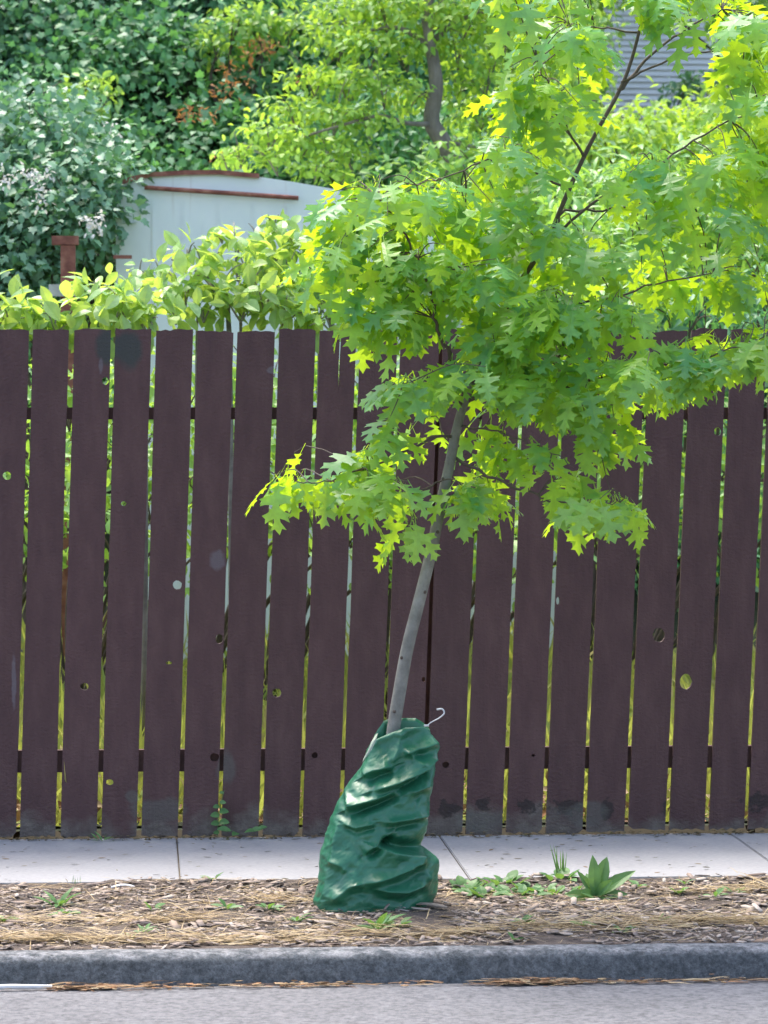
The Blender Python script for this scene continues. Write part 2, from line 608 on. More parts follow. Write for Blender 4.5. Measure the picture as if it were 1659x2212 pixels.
def hillz(P):
    x, y = P[:, 0], P[:, 1]
    t = np.clip((y - .2) / 4.0, 0, 1)
    z = .25 * t + .03 * np.exp(-((y - .06) / .10) ** 2)  # ridge added behind the boards to keep a shadow line under them
    s = np.clip((y - 6.2) / 7.5, 0, 1)
    right = 1 / (1 + np.exp(-(x - 1.2) * 1.5))
    top = 7.6 * (1 - right) + 3.3 * right
    z = z + top * (s ** .9) + np.clip(y - 13.7, 0, 40) * (.30 * (1 - right) + .05 * right)
    z += (fbm(np.stack([x * .6, y * .6, x * 0], 1), 3) - .5) * .5 * np.clip((y - 1) / 5, 0, 1)
    return z


P, F = grid(-26, 26, 130, .02, 60, 150, hillz)
tag(mobj('hillside', P, F, M['hill'], smooth=True), kind='structure')
P, F = grid(-9, 9, 90, .10, 6.4, 40, lambda p: hillz(p) + .006)
tag(mobj('yard', P, F, M['yard'], smooth=True), kind='structure')

# sidewalk bed and slabs
V, F = box(-40, 40, -1.235, .02, -.12, -.008)
sw = tag(mobj('sidewalk', V, F, M['joint']), kind='structure')
j1, j2 = atz(386, 1862).x, atz(985, 1856).x
step = (atz(1640, 1845).x - j1) / 2
edges = [j1 + step * k for k in range(-4, 8)]
edges[5 - 0] = j2
for a, b in zip(edges[:-1], edges[1:]):
    bm = bmesh.new()
    tilt = random.uniform(-.003, .003)
    bv = []
    for (x, y) in ((a + .0025, -1.22), (b - .0025, -1.22), (b - .0025, -.015), (a + .0025, -.015)):
        bv.append(bm.verts.new((x, y, -.10)))
    f = bm.faces.new(bv)
    ext = bmesh.ops.extrude_face_region(bm, geom=[f])
    for v in [g for g in ext['geom'] if isinstance(g, bmesh.types.BMVert)]:
        v.co.z = 0.0 + tilt * (v.co.x - a)
    bmesh.ops.recalc_face_normals(bm, faces=bm.faces)
    top = [e for e in bm.edges if all(v.co.z > -.05 for v in e.verts)]
    bmesh.ops.bevel(bm, geom=top, offset=.003, segments=2, affect='EDGES')
    bm.verts.ensure_lookup_table()
    vs_ = np.array([v.co[:] for v in bm.verts])
    fs_ = [tuple(v.index for v in f.verts) for f in bm.faces]
    bm.verts.index_update()
    fs_ = [tuple(v.index for v in f.verts) for f in bm.faces]
    mobj('slab', vs_, fs_, M['concrete'], sw)
    bm.free()

# planting strip
def soil_lift(p):
    return .014 * np.clip((p[:, 1] + 1.42) / .2, 0, 1)


P, F = grid(-9, 9, 720, Y_KERB_IN - .01, -1.222, 64,
            lambda p: soil_lift(p) - .012 + .035 * (fbm(np.stack([p[:, 0] * 4, p[:, 1] * 4, p[:, 0] * 0], 1), 5) - .45) * np.clip((p[:, 1] - Y_KERB_IN) / .15, .15, 1) + .010 * (fbm(np.stack([p[:, 0] * 28, p[:, 1] * 28, p[:, 0] * 0], 1), 9) - .5))
STRIP = P
strip = tag(mobj('planting_strip', P, F, M['soil'], smooth=True), kind='structure')


def stripz(x, y):
    p = np.array([[x, y, 0.]])
    return float(soil_lift(p)[0] - .012 + .035 * (fbm(p * np.array([[4, 4, 0]]), 5)[0] - .45) * min(max((y - Y_KERB_IN) / .15, .15), 1))


# kerb: swept profile with a worn, uneven arris
prof = [(Y_KERB_IN + .01, -.30), (Y_KERB_IN, -.012), (Y_KERB_IN - .04, -.004), (-2.742, -.004), (-2.760, -.006), (-2.776, -.013), (-2.788, -.026), (-2.795, -.044), (-2.808, -.07), (Y_KERB_FOOT, Z_ROAD - .02), (Y_KERB_FOOT, -.3)]
xs = np.linspace(-12, 12, 700)
V = []
for x in xs:
    for (y, z) in prof:
        V.append((x, y, z))
V = np.array(V)
n = fbm(V * np.array([14, 14, 14]), 21, 3) - .5
n2 = fbm(V * np.array([2.0, 2, 2]), 31, 2) - .5
V[:, 1] += n * .008 + n2 * .012
V[:, 2] += n * .007
k = len(prof)
F = [(i * k + j, (i + 1) * k + j, (i + 1) * k + j + 1, i * k + j + 1) for i in range(len(xs) - 1) for j in range(k - 1)]
tag(mobj('kerb', V, np.array(F), M['kerb'], smooth=True), kind='structure')

# ------------------------------------------------------------------ fence
fence = empty('wooden_fence', at(829, 1810, 0.03), 'maroon painted board fence with narrow gaps and knotholes behind the sidewalk', 'fence')
gap1400 = [-128, -39, 49, 136, 225, 312, 401, 487, 576, 663, 750, 838, 928, 1018, 1105, 1191, 1279, 1370, 1459, 1545, 1630, 1718, 1806]
gapw = [10, 10, 9, 12, 10, 11, 10, 9, 10, 9, 9, 8, 9, 8, 9, 9, 9, 9, 10, 10, 9, 9, 9]
pitch = 88.2
while gap1400[0] > -1500:
    gap1400.insert(0, gap1400[0] - pitch); gapw.insert(0, 9)
while gap1400[-1] < 3100:
    gap1400.append(gap1400[-1] + pitch); gapw.append(9)
holes = [(15, 1028, 9, 9), (267, 1088, 6, 5), (383, 1264, 10, 10), (474, 1380, 8, 11), (598, 1497, 10, 10), (182, 1483, 9, 8), (365, 1432, 7, 4), (237, 1690, 8, 7), (234, 823, 7, 8),
         (1423, 1372, 13, 16), (1482, 1473, 14, 17), (1450, 1538, 3.5, 9), (1200, 1298, 4, 9), (1555, 932, 9, 9), (465, 1636, 10, 9), (680, 1632, 7, 7), (963, 1652, 8, 7), (1152, 1632, 4, 3), (921, 1468, 4, 6)]


def lean_at(px):
    t = min(max((px - 0) / 1659, -.3), 1.3)
    return R(1.62 + .95 * t)


frng = random.Random(3)
ztop0, zmid = at(829, 712, 0).z, at(829, 1400, 0).z
BT = .020
boards_px = []
for i in range(len(gap1400) - 1):
    g0, g1 = gap1400[i], gap1400[i + 1]
    pxc = (g0 + g1) / 2
    wl0 = at(g0 + gapw[i] * .48, 1400, 0)
    wr0 = at(g1 - gapw[i + 1] * .48, 1400, 0)
    xl, xr = wl0.x, wr0.x
    zl = zmid
    ll, lr = math.tan(lean_at(g0)), math.tan(lean_at(g1))
    topz = at(pxc, 713 + frng.uniform(-3, 3), 0).z if -100 < pxc < 1750 else ztop0 + frng.uniform(-.008, .008)
    if 1350 < pxc < 1760:
        botz = .012 + frng.uniform(-.004, .004)
    else:
        botz = frng.uniform(-.006, .008)
    z0 = at(pxc, 1400, 0).z

    def X(s, z):   # s 0..1 across
        a = xl + ll * (z - z0)
        b = xr + lr * (z - z0)
        return a + (b - a) * s
    outer = []
    nb = 9
    tl = frng.uniform(-.008, .008)
    for k in range(nb):
        s = k / (nb - 1)
        z = botz + frng.uniform(-.004, .006) + (.012 if k in (0, nb - 1) and frng.random() < .35 else 0)
        outer.append((X(s, z), z))
    for k in range(1, 9):
        z = botz + (topz - botz) * k / 9
        outer.append((X(1, z) + frng.uniform(-.0012, .0012), z))
    rnd = frng.uniform(.0, .005)
    for k in range(nb):
        s = 1 - k / (nb - 1)
        z = topz + tl * (s - .5) + frng.uniform(-.0035, .0035) - rnd * (abs(2 * s - 1) ** 6)
        outer.append((X(s, z), z))
    if 700 < pxc < 765:      # split running down from the top
        q = next(k for k, (x, z) in enumerate(outer) if k > nb + 8 and x < X(.58, z))
        outer[q:q] = [(X(.60, topz), topz - .001), (X(.575, topz - .12), topz - .12), (X(.57, topz - .26), topz - .26), (X(.55, topz - .12), topz - .12), (X(.555, topz), topz - .001)]
    for k in range(8, 0, -1):
        z = botz + (topz - botz) * k / 9
        outer.append((X(0, z) + frng.uniform(-.0012, .0012), z))
    loops = [outer]
    for (hx, hy, rx, ry) in holes:
        c = at(hx, hy, 0)
        if X(0, c.z) < c.x < X(1, c.z):
            rxm, rym = rx / 576, ry / 576
            cx = min(max(c.x, X(0, c.z) + rxm + .003), X(1, c.z) - rxm - .003)
            m_ = 14
            loops.append([(cx + rxm * math.cos(-2 * math.pi * q / m_) * frng.uniform(.9, 1.08), c.z + rym * math.sin(-2 * math.pi * q / m_) * frng.uniform(.9, 1.08)) for q in range(m_)])
    # split board: narrow crack down from the top
    tri = tessellate_polygon([[Vector((x, z, 0)) for x, z in lp] for lp in loops])
    flat = [p for lp in loops for p in lp]
    yj = frng.uniform(-.002, .003)
    cup = frng.uniform(-.002, .003)
    nv = len(flat)
    V = [(x, yj, z) for x, z in flat] + [(x, yj + BT, z) for x, z in flat]
    F = []
    for t in tri:
        a, b, c = [flat[q] for q in t]
        ar = (b[0] - a[0]) * (c[1] - a[1]) - (c[0] - a[0]) * (b[1] - a[1])
        if abs(ar) < 1e-12: continue
        q = t if ar > 0 else t[::-1]
        F.append(tuple(q))
        F.append(tuple(w + nv for w in q[::-1]))
    o0 = 0
    for lp in loops:
        m_ = len(lp)
        for q in range(m_):
            a, b = o0 + q, o0 + (q + 1) % m_
            F.append((b, a, a + nv, b + nv))
        o0 += m_
    mobj('board', V, F, M['fence'], fence)
for (py0, py1) in ((880, 906), (1615, 1662)):
    za, zb = at(829, py1, .045).z, at(829, py0, .045).z
    V, F = box(-4.2, 4.2, .0235, .0625, za, zb)
    mobj('rail', V, F, M['rail'], fence)
for px in (-470, 930, 2330):
    x = at(px, 1400, .1).x
    V, F = box(-.045, .045, .066, .155, -.05, 1.86)
    V = [(x + a + math.tan(R(2.1)) * (c - .7), b, c) for a, b, c in V]
    mobj('post', V, F, M['rail'], fence)

# ------------------------------------------------------------------ leaf templates
def half_leaf(pts, rib=6, fold=.2, droop=.25, tip=.0, petiole=.0, pw=.012):
    """pts: right-hand outline from (0,0) to (0,1); returns verts (x width, y length, z up) and tris"""
    ribp = [(0, 1 - k / rib) for k in range(1, rib)]
    poly = [Vector((x, y, 0)) for x, y in pts] + [Vector((x, y, 0)) for x, y in ribp]
    tri = tessellate_polygon([poly])
    V, F = [], []

    def z(x, y):
        return fold * abs(x) - droop * y * y - tip * (abs(x) ** 2) * 2.0
    for s in (1, -1):
        o = len(V)
        V += [(p.x * s, p.y, z(p.x, p.y)) for p in poly]
        for t in tri:
            a, b, c = [poly[q] for q in t]
            ar = (b.x - a.x) * (c.y - a.y) - (c.x - a.x) * (b.y - a.y)
            if abs(ar) < 1e-9: continue
            t = t if ar > 0 else t[::-1]
            if s < 0: t = t[::-1]
            F.append(tuple(q + o for q in t))
    # weld the rib so that each leaf is one island
    key, mp, V2 = {}, [], []
    for v in V:
        kk = (round(v[0], 4), round(v[1], 4))
        if kk not in key:
            key[kk] = len(V2)
            V2.append(v)
        mp.append(key[kk])
    F = [tuple(mp[q] for q in f) for f in F]
    if petiole:
        b = key[(0.0, 0.0)]
        o = len(V2)
        V2 += [(-pw, -petiole, .05), (pw, -petiole, .05), (pw, 0.02, .004), (-pw, 0.02, .004)]
        F += [(o, o + 1, b), (o + 1, o + 2, b), (o, b, o + 3)]
    return np.array(V2), np.array(F)


OAK = [(0, 0), (.03, .05), (.12, .085), (.22, .09), (.17, .14), (.07, .20), (.08, .245), (.26, .285), (.42, .33), (.345, .385), (.40, .475), (.26, .455), (.085, .47), (.09, .53), (.21, .615), (.36, .66), (.285, .72), (.31, .81), (.19, .76), (.075, .725), (.08, .79), (.13, .845), (.20, .93), (.09, .905), (0, 1)]
OVAL = [(0, 0), (.10, .10), (.22, .28), (.27, .48), (.24, .68), (.13, .87), (0, 1)]
NARROW = [(0, 0), (.07, .12), (.13, .36), (.13, .6), (.07, .84), (0, 1)]
IVY = [(0, 0), (.22, -.06), (.42, .12), (.30, .32), (.40, .58), (.20, .60), (0, 1)]
ROUND = [(0, 0), (.18, .04), (.36, .25), (.38, .52), (.22, .82), (0, 1)]
T = {
    'oak': [half_leaf(OAK, 5, .18, .22, .25, .30), half_leaf(OAK, 5, .30, .40, .0, .30), half_leaf(OAK, 5, .05, .10, .5, .26), half_leaf([(x * .85, y) for x, y in OAK], 5, .4, .30, .2, .34), half_leaf([(x * 1.1, y) for x, y in OAK], 5, .1, .5, .1, .22)],
    'oval': [half_leaf(OVAL, 3, .25, .25, 0, .12, .012), half_leaf(OVAL, 3, .45, .10, 0, .12, .012), half_leaf(OVAL, 3, .15, .45, 0, .12, .012)],
    'lance': [half_leaf([(x * .72, y) for x, y in OVAL], 4, .35, .2), half_leaf([(x * .6, y) for x, y in OVAL], 4, .3, .35)],
    'small': [half_leaf([(0, 0), (.20, .22), (.27, .5), (.16, .82), (0, 1)], 2, .3, .2)],
    'narrow': [half_leaf(NARROW, 3, .4, .25), half_leaf(NARROW, 3, .25, .45)],
    'ivy': [half_leaf(IVY, 2, .15, .15)],
    'round': [half_leaf(ROUND, 2, .2, .2, 0, .2, .012)],
}


def unit(a):
    return a / np.maximum(np.linalg.norm(a, axis=1, keepdims=True), 1e-9)


def basis(D, Nn):
    D = unit(D)
    Nn = Nn - D * (Nn * D).sum(1, keepdims=True)
    Nn = unit(Nn)
    B = np.cross(D, Nn)
    return B, D, Nn


def field(P, D, Nn, S, tmpl):
    """many leaves as one vertex/triangle soup"""
    tv, tf = tmpl
    B, D, Nn = basis(D, Nn)
    n = len(P)
    co = P[:, None, :] + S[:, None, None] * (tv[None, :, 0:1] * B[:, None, :] + tv[None, :, 1:2] * D[:, None, :] + tv[None, :, 2:3] * Nn[:, None, :])
    co = co.reshape(-1, 3)
    f = (tf[None] + (np.arange(n) * len(tv))[:, None, None]).reshape(-1, 3)
    return co, f


def cat(fields):
    V, F, o = [], [], 0
    for v, f in fields:
        V.append(v)
        F.append(f + o)
        o += len(v)
    return np.concatenate(V), np.concatenate(F)


def leafmesh(name, tmpl, mat):
    me = bpy.data.meshes.new(name)
    me.from_pydata([tuple(v) for v in tmpl[0]], [], [tuple(int(q) for q in f) for f in tmpl[1]])
    me.materials.append(mat)
    return me


def place_leaves(parent, P, D, Nn, S, kind, mat, limit, name='leaf', rest='foliage'):
    """first `limit` leaves as objects sharing meshes, the rest as one stuff part"""
    ts = T[kind]
    which = rng.integers(0, len(ts), len(P))
    B, D, Nn = basis(D, Nn)
    # what shows largest: nearest to the viewer's side first
    order = np.argsort(P[:, 1] - S * 2)
    sel, oth = order[:limit], order[limit:]
    ms = [leafmesh(name, t, mat) for t in ts]
    for i in sel:
        m = Matrix(((B[i, 0] * S[i], D[i, 0] * S[i], Nn[i, 0] * S[i], P[i, 0]),
                    (B[i, 1] * S[i], D[i, 1] * S[i], Nn[i, 1] * S[i], P[i, 1]),
                    (B[i, 2] * S[i], D[i, 2] * S[i], Nn[i, 2] * S[i], P[i, 2]), (0, 0, 0, 1)))
        inst(name, ms[which[i]], m, parent)
    if len(oth):
        fs = []
        for k, t in enumerate(ts):
            q = oth[which[oth] == k]
            if len(q): fs.append(field(P[q], D[q], Nn[q], S[q], t))
        V, F = cat(fs)
        o = mobj(rest, V, F, mat, parent)
        tag(o, kind='stuff')


def clump(c, r, n, up=.5, shell=.55):
    """leaf seats in an ellipsoid's outer layer -> positions, directions, normals"""
    u = unit(rng.normal(size=(n, 3)))
    u[:, 2] = np.abs(u[:, 2]) * np.where(rng.random(n) < .75, 1, -1)
    rr = shell + (1 - shell) * rng.random((n, 1)) ** .5
    rr *= (1 + .22 * rng.normal(size=(n, 1)))
    P = np.array(c)[None] + u * rr * np.array(r)[None]
    Nn = unit(u * .6 + np.array([[0, -.15, up]]) + rng.normal(size=(n, 3)) * .38)
    D = unit(u * .5 + rng.normal(size=(n, 3)) * .6 + np.array([[0, 0, -.35]]))
    return P, D, Nn


# ------------------------------------------------------------------ young oak
YT = -1.82
oak_base = atz(838, 1940)
oak_base.y = YT
oak = empty('oak_tree', at(845, 1935, YT), 'young leaning oak with bright pointed-lobe leaves rising from the green bag', 'tree')


def path(pts, y0, y1):
    n = len(pts)
    return [at(px, py, y0 + (y1 - y0) * i / (n - 1)) for i, (px, py) in enumerate(pts)]


trunk_px = [(828, 1960), (838, 1700), (848, 1590), (862, 1500), (880, 1400), (905, 1300), (932, 1190), (952, 1090), (972, 1000), (986, 930), (1003, 870), (1034, 800), (1068, 730), (1112, 630), (1160, 555), (1192, 498), (1216, 440), (1256, 350), (1294, 275), (1336, 200), (1364, 130), (1392, 20), (1410, -70), (1425, -190)]
tp = smooth_path(path(trunk_px, YT, YT), 5)
nT = len(tp)
tr = []
for i, p in enumerate(tp):
    z = p.z
    tr.append(np.interp(z, [0, .5, 1.0, 1.5, 1.75, 2.1, 2.5, 2.9, 3.3], [.030, .0225, .020, .0165, .012, .0085, .007, .005, .003]))
cut = next(i for i, p in enumerate(tp) if p.z > 1.68)
V, F = tube(tp[:cut + 1], tr[:cut + 1], 12)
mobj('trunk', V, F, M['bark'], oak, smooth=True)
V, F = tube(tp[cut:], [q * .985 for q in tr[cut:]], 9)
mobj('leader', V, F, M['twig'], oak, smooth=True)
for zz in (.62, .80, 1.02, 1.21, 1.38):      # pruning scars
    i = min(range(nT), key=lambda k: abs(tp[k].z - zz))
    p = tp[i]
    a_ = random.uniform(-.9, .9)
    d_ = Vector((math.sin(a_), -math.cos(a_), 0))
    V, F = tube([p + d_ * (tr[i] * .8), p + d_ * (tr[i] * 1.06), p + d_ * (tr[i] * 1.12)], [.0065, .0055, .002], 8)
    mobj('pruning_scar', V, F, M['twig'], oak, smooth=True)

branches = {
    'a': ([(1000, 872), (1060, 832), (1130, 806), (1190, 780), (1225, 758)], YT, YT - .12, .010, .004),
    'b': ([(1118, 812), (1180, 836), (1280, 824), (1370, 800), (1470, 782), (1580, 755), (1650, 728)], YT - .03, YT - .28, .006, .002),
    'c': ([(984, 940), (930, 950), (850, 990), (790, 1012), (700, 1042), (640, 1040)], YT, YT - .22, .006, .0018),
    'd': ([(985, 990), (1070, 1035), (1150, 1065), (1200, 1085), (1290, 1090), (1340, 1085)], YT, YT - .22, .006, .002),
    'e': ([(1006, 862), (985, 800), (960, 745), (938, 695), (936, 650), (900, 560), (860, 480), (820, 430)], YT, YT - .12, .009, .0025),
    'f': ([(1066, 735), (1062, 672), (1040, 630), (1012, 565), (1015, 500), (985, 420)], YT, YT + .18, .008, .0025),
    'g': ([(1336, 195), (1372, 158), (1440, 90), (1500, 50), (1560, 20)], YT, YT + .1, .007, .0025),
    'h': ([(1342, 178), (1450, 128), (1540, 106), (1640, 100)], YT, YT - .15, .0045, .002),
    'i': ([(1168, 545), (1280, 440), (1390, 372), (1500, 305), (1620, 225), (1700, 170)], YT, YT - .2, .006, .002),
    'j': ([(1200, 480), (1222, 455), (1300, 455), (1400, 440), (1500, 440), (1570, 425)], YT, YT + .2, .006, .002),
    'k': ([(1090, 680), (1180, 660), (1300, 650), (1420, 610), (1540, 590)], YT, YT - .22, .006, .002),
    'l': ([(1262, 340), (1220, 270), (1190, 200), (1160, 130)], YT, YT - .2, .005, .002),
    'm': ([(1230, 410), (1150, 370), (1090, 330), (1000, 370), (900, 400)], YT, YT - .25, .005, .002),
    'n': ([(1380, 70), (1300, 60), (1230, 50)], YT, YT + .15, .004, .002),
    'o': ([(952, 1092), (920, 1110), (890, 1130), (870, 1150)], YT, YT - .12, .003, .0014),
    'p': ([(965, 1030), (920, 1055), (860, 1065), (800, 1075)], YT, YT - .16, .0035, .0015),
    'q': ([(990, 920), (1060, 930), (1120, 950), (1180, 970), (1240, 1010)], YT, YT - .2, .004, .0015),
    'r': ([(1000, 880), (960, 850), (910, 830), (870, 830)], YT, YT - .15, .004, .0015),
    's': ([(1040, 840), (1120, 870), (1210, 890), (1300, 940)], YT, YT + .15, .005, .0016),
}
nodes = []
for key, (pts, y0, y1, r0, r1) in branches.items():
    bp = smooth_path(path(pts, y0, y1), 5)
    n = len(bp)
    # slight natural kinks
    for i in range(1, n - 1):
        bp[i] = bp[i] + Vector((random.uniform(-1, 1), random.uniform(-1, 1), random.uniform(-1, 1))) * .006
    rr = [r0 + (r1 - r0) * (i / (n - 1)) ** .7 for i in range(n)]
    V, F = tube(bp, rr, 7)
    mobj('branch', V, F, M['twig'], oak, smooth=True)
    for i in range(3, n):
        nodes.append(bp[i])
for i in range(int(nT * .62), nT):
    nodes.append(tp[i])
NODES = np.array([tuple(p) for p in nodes])

zones = [(625, 1030, 40, 10, 3), (690, 1030, 30, 10, 2), (790, 960, 45, 25, 4), (780, 1040, 40, 14, 3), (865, 1040, 35, 14, 2), (880, 1115, 20, 8, 1), (858, 1140, 10, 5, 1), (860, 918, 35, 10, 3),
         (1010, 1045, 35, 18, 3), (1055, 1060, 20, 18, 2), (1090, 940, 65, 16, 4), (1220, 1025, 35, 15, 3), (1280, 1070, 55, 14, 4), (1345, 1080, 20, 8, 2),
         (900, 810, 40, 18, 4), (970, 800, 55, 25, 4), (1080, 780, 75, 35, 7), (1180, 840, 90, 40, 8), (1250, 890, 50, 30, 4), (1310, 920, 28, 18, 2), (1270, 780, 90, 35, 7), (1420, 785, 100, 32, 11), (1540, 750, 90, 35, 10), (1630, 715, 50, 25, 5),
         (745, 440, 70, 50, 9), (730, 560, 55, 60, 8), (860, 395, 90, 40, 9), (890, 510, 100, 75, 14), (850, 640, 100, 50, 11), (800, 690, 40, 18, 3), (1000, 600, 90, 80, 12), (1060, 710, 90, 55, 10), (1000, 440, 90, 65, 10),
         (1170, 600, 120, 85, 15), (1190, 700, 110, 55, 10), (1120, 470, 100, 65, 9), (1360, 560, 110, 55, 8), (1330, 670, 80, 45, 7),
         (1120, 320, 100, 55, 8), (1180, 225, 95, 60, 9), (1140, 150, 80, 45, 5), (1235, 60, 90, 55, 8), (1420, 345, 110, 40, 7), (1510, 430, 100, 60, 10), (1600, 320, 70, 75, 9), (1610, 165, 50, 50, 6), (1500, -15, 110, 30, 8), (1625, 50, 50, 55, 6), (1570, 585, 40, 16, 4), (1620, 480, 40, 40, 4), (1700, 250, 60, 200, 10), (1300, -70, 300, 50, 14), (1700, 690, 60, 60, 5)]
LP, LD, LN, LS, twigs = [], [], [], [], []
for (cx, cy, rx, ry, k) in zones:
    for _ in range(k):
        a = random.uniform(0, 2 * math.pi)
        q = math.sqrt(random.random())
        tipy = YT + random.gauss(-.04, .20)
        big = 1.0
        tipp = at(cx + rx * q * math.cos(a), cy + ry * q * math.sin(a), tipy)
        dd = np.linalg.norm(NODES - np.array(tipp), axis=1)
        # join the twig to a branch point that lies inward of the tip
        j = int(np.argmin(dd))
        src = nodes[j]
        v = tipp - src
        mid = src + v * .5 + Vector((random.uniform(-.1, .1), random.uniform(-.1, .1), .12 + random.uniform(-.05, .05))) * v.length
        tw = smooth_path([src, mid, tipp], 3)
        twigs.append(tube(tw, [.0024 - .0012 * i / (len(tw) - 1) for i in range(len(tw))], 5, False))
        out = Vector((v.x, v.y, 0))
        out = out.normalized() if out.length > 1e-4 else Vector((1, 0, 0))
        nl = random.choice((3, 4, 4, 5, 5, 6))
        th0 = random.uniform(0, 6.28)
        for m_ in range(nl):
            t = random.choice((1, 1, 1, .85, .7, .55))
            base = tw[int(t * (len(tw) - 1))]
            th = th0 + m_ * 2.4 + random.uniform(-.4, .4)
            rad = Vector((math.cos(th), math.sin(th), 0))
            d = (rad * random.uniform(.5, 1.0) + out * .5 + Vector((0, -.12, -random.uniform(.2, 1.4)))).normalized()
            h = Vector((d.x, d.y, 0))
            h = h.normalized() if h.length > 1e-3 else out
            nn = Vector((0, 0, 1)) * random.uniform(.6, 1.1) + h * random.uniform(.1, .6) + Vector((random.gauss(0, .3), random.gauss(-.2, .3), 0))
            s = random.uniform(.095, .150)
            LP.append(tuple(base + d * (s * .28)))
            LD.append(tuple(d))
            LN.append(tuple(nn))
            LS.append(s)
V, F = merge(twigs)
tag(mobj('twigs', V, F, M['twig'], oak), kind='stuff')
place_leaves(oak, np.array(LP), np.array(LD), np.array(LN), np.array(LS), 'oak', M['oak'], 300)

# ------------------------------------------------------------------ watering bag
def zp(zx, zy, y=YT):
    return at((660 + zx / 4.0975) / 1.0416, (1560 + zy / 4.0975) / 1.0416, y)


bag = empty('watering_bag', zp(770, 1925), 'crumpled green plastic tree watering bag slumped around the oak trunk', 'watering bag')
Lz = [(2030, 215), (1960, 190), (1880, 182), (1700, 218), (1450, 252), (1300, 292), (1150, 342), (1000, 402), (860, 482), (740, 562), (620, 642), (480, 706), (370, 762), (240, 826)]
Rz = [(2030, 1290), (1930, 1330), (1830, 1350), (1650, 1362), (1540, 1330), (1460, 1245), (1405, 1165), (1350, 1188), (1270, 1220), (1100, 1250), (900, 1288), (700, 1310), (520, 1338), (430, 1318), (330, 1262), (240, 1190)]
ly, lx = np.array([a for a, _ in Lz[::-1]], float), np.array([b for _, b in Lz[::-1]], float)
ry_, rx_ = np.array([a for a, _ in Rz[::-1]], float), np.array([b for _, b in Rz[::-1]], float)
# folds: polylines in the sheet's own layout, (points, height, width up, width down, pocket below)
folds = [([(640, 750), (740, 690), (890, 650)], .020, 90, 26, .9), ([(735, 865), (830, 828), (940, 795), (1100, 722), (1180, 680), (1335, 525)], .026, 80, 28, .9),
         ([(470, 1050), (560, 1000), (750, 940), (940, 865)], .026, 70, 26, 1.0), ([(460, 1165), (560, 1200), (730, 1160)], .014, 50, 20, .5),
         ([(815, 1150), (950, 1138), (1235, 1105)], .022, 40, 26, .6), ([(630, 1430), (700, 1378), (790, 1300), (880, 1245)], .020, 60, 24, .8),
         ([(740, 1362), (900, 1420), (1060, 1455), (1170, 1470)], .040, 24, 90, -.9), ([(630, 1695), (850, 1640), (1050, 1562), (1160, 1480)], .022, 60, 40, .5),
         ([(690, 1745), (1000, 1800), (1210, 1735)], .020, 70, 40, .6), ([(330, 1890), (480, 1740), (620, 1690)], .012, 50, 40, .4),
         ([(990, 560), (1060, 520), (1330, 440)], .016, 50, 30, .6), ([(900, 640), (960, 480), (1000, 330)], .012, 40, 40, .3), ([(1180, 660), (1100, 590), (1010, 480)], .012, 40, 30, .5),
         ([(480, 860), (520, 960), (560, 1000)], .014, 30, 40, .5), ([(300, 1500), (400, 1530), (470, 1590)], .010, 40, 30, .4), ([(430, 1130), (370, 1300), (350, 1480)], .008, 40, 40, .0),
         ([(1160, 1480), (1180, 1600), (1230, 1740)], .012, 40, 40, .3), ([(650, 560), (760, 430), (1000, 330), (1180, 300)], .010, 60, 30, .2), ([(1060, 900), (1180, 850), (1290, 840)], .014, 50, 30, .8)]


def fold_h(X, Y):
    H = np.zeros_like(X)
    for pts, h, wu, wd, pk in folds:
        best = np.full(X.shape, 1e9)
        sgn = np.zeros_like(X)
        tt = np.zeros_like(X)
        L = [math.hypot(b[0] - a[0], b[1] - a[1]) for a, b in zip(pts[:-1], pts[1:])]
        tot, acc = sum(L), 0
        for (a, b), l in zip(zip(pts[:-1], pts[1:]), L):
            dx, dy = (b[0] - a[0]) / l, (b[1] - a[1]) / l
            t = np.clip((X - a[0]) * dx + (Y - a[1]) * dy, 0, l)
            qx, qy = X - a[0] - t * dx, Y - a[1] - t * dy
            d = np.hypot(qx, qy)
            s = qx * dy - qy * dx       # >0 above the line when the line runs to the right
            m = d < best
            best = np.where(m, d, best)
            sgn = np.where(m, np.sign(s), sgn)
            tt = np.where(m, (acc + t) / tot, tt)
            acc += l
        fade = np.clip(np.minimum(tt, 1 - tt) * 5 + .25, 0, 1)
        w = np.where(sgn > 0, wu, wd)
        H += 1.5 * h * fade * np.exp(-(best / w) ** 1.3)
        if pk > 0:
            H -= 1.5 * h * pk * fade * np.where(sgn < 0, np.exp(-((best - 2.2 * wd) / (1.3 * wd)) ** 2), 0)
        elif pk < 0:
            H += 1.3 * h * pk * fade * np.where(sgn > 0, np.exp(-((best - 60) / 55.) ** 2), 0)
    return H


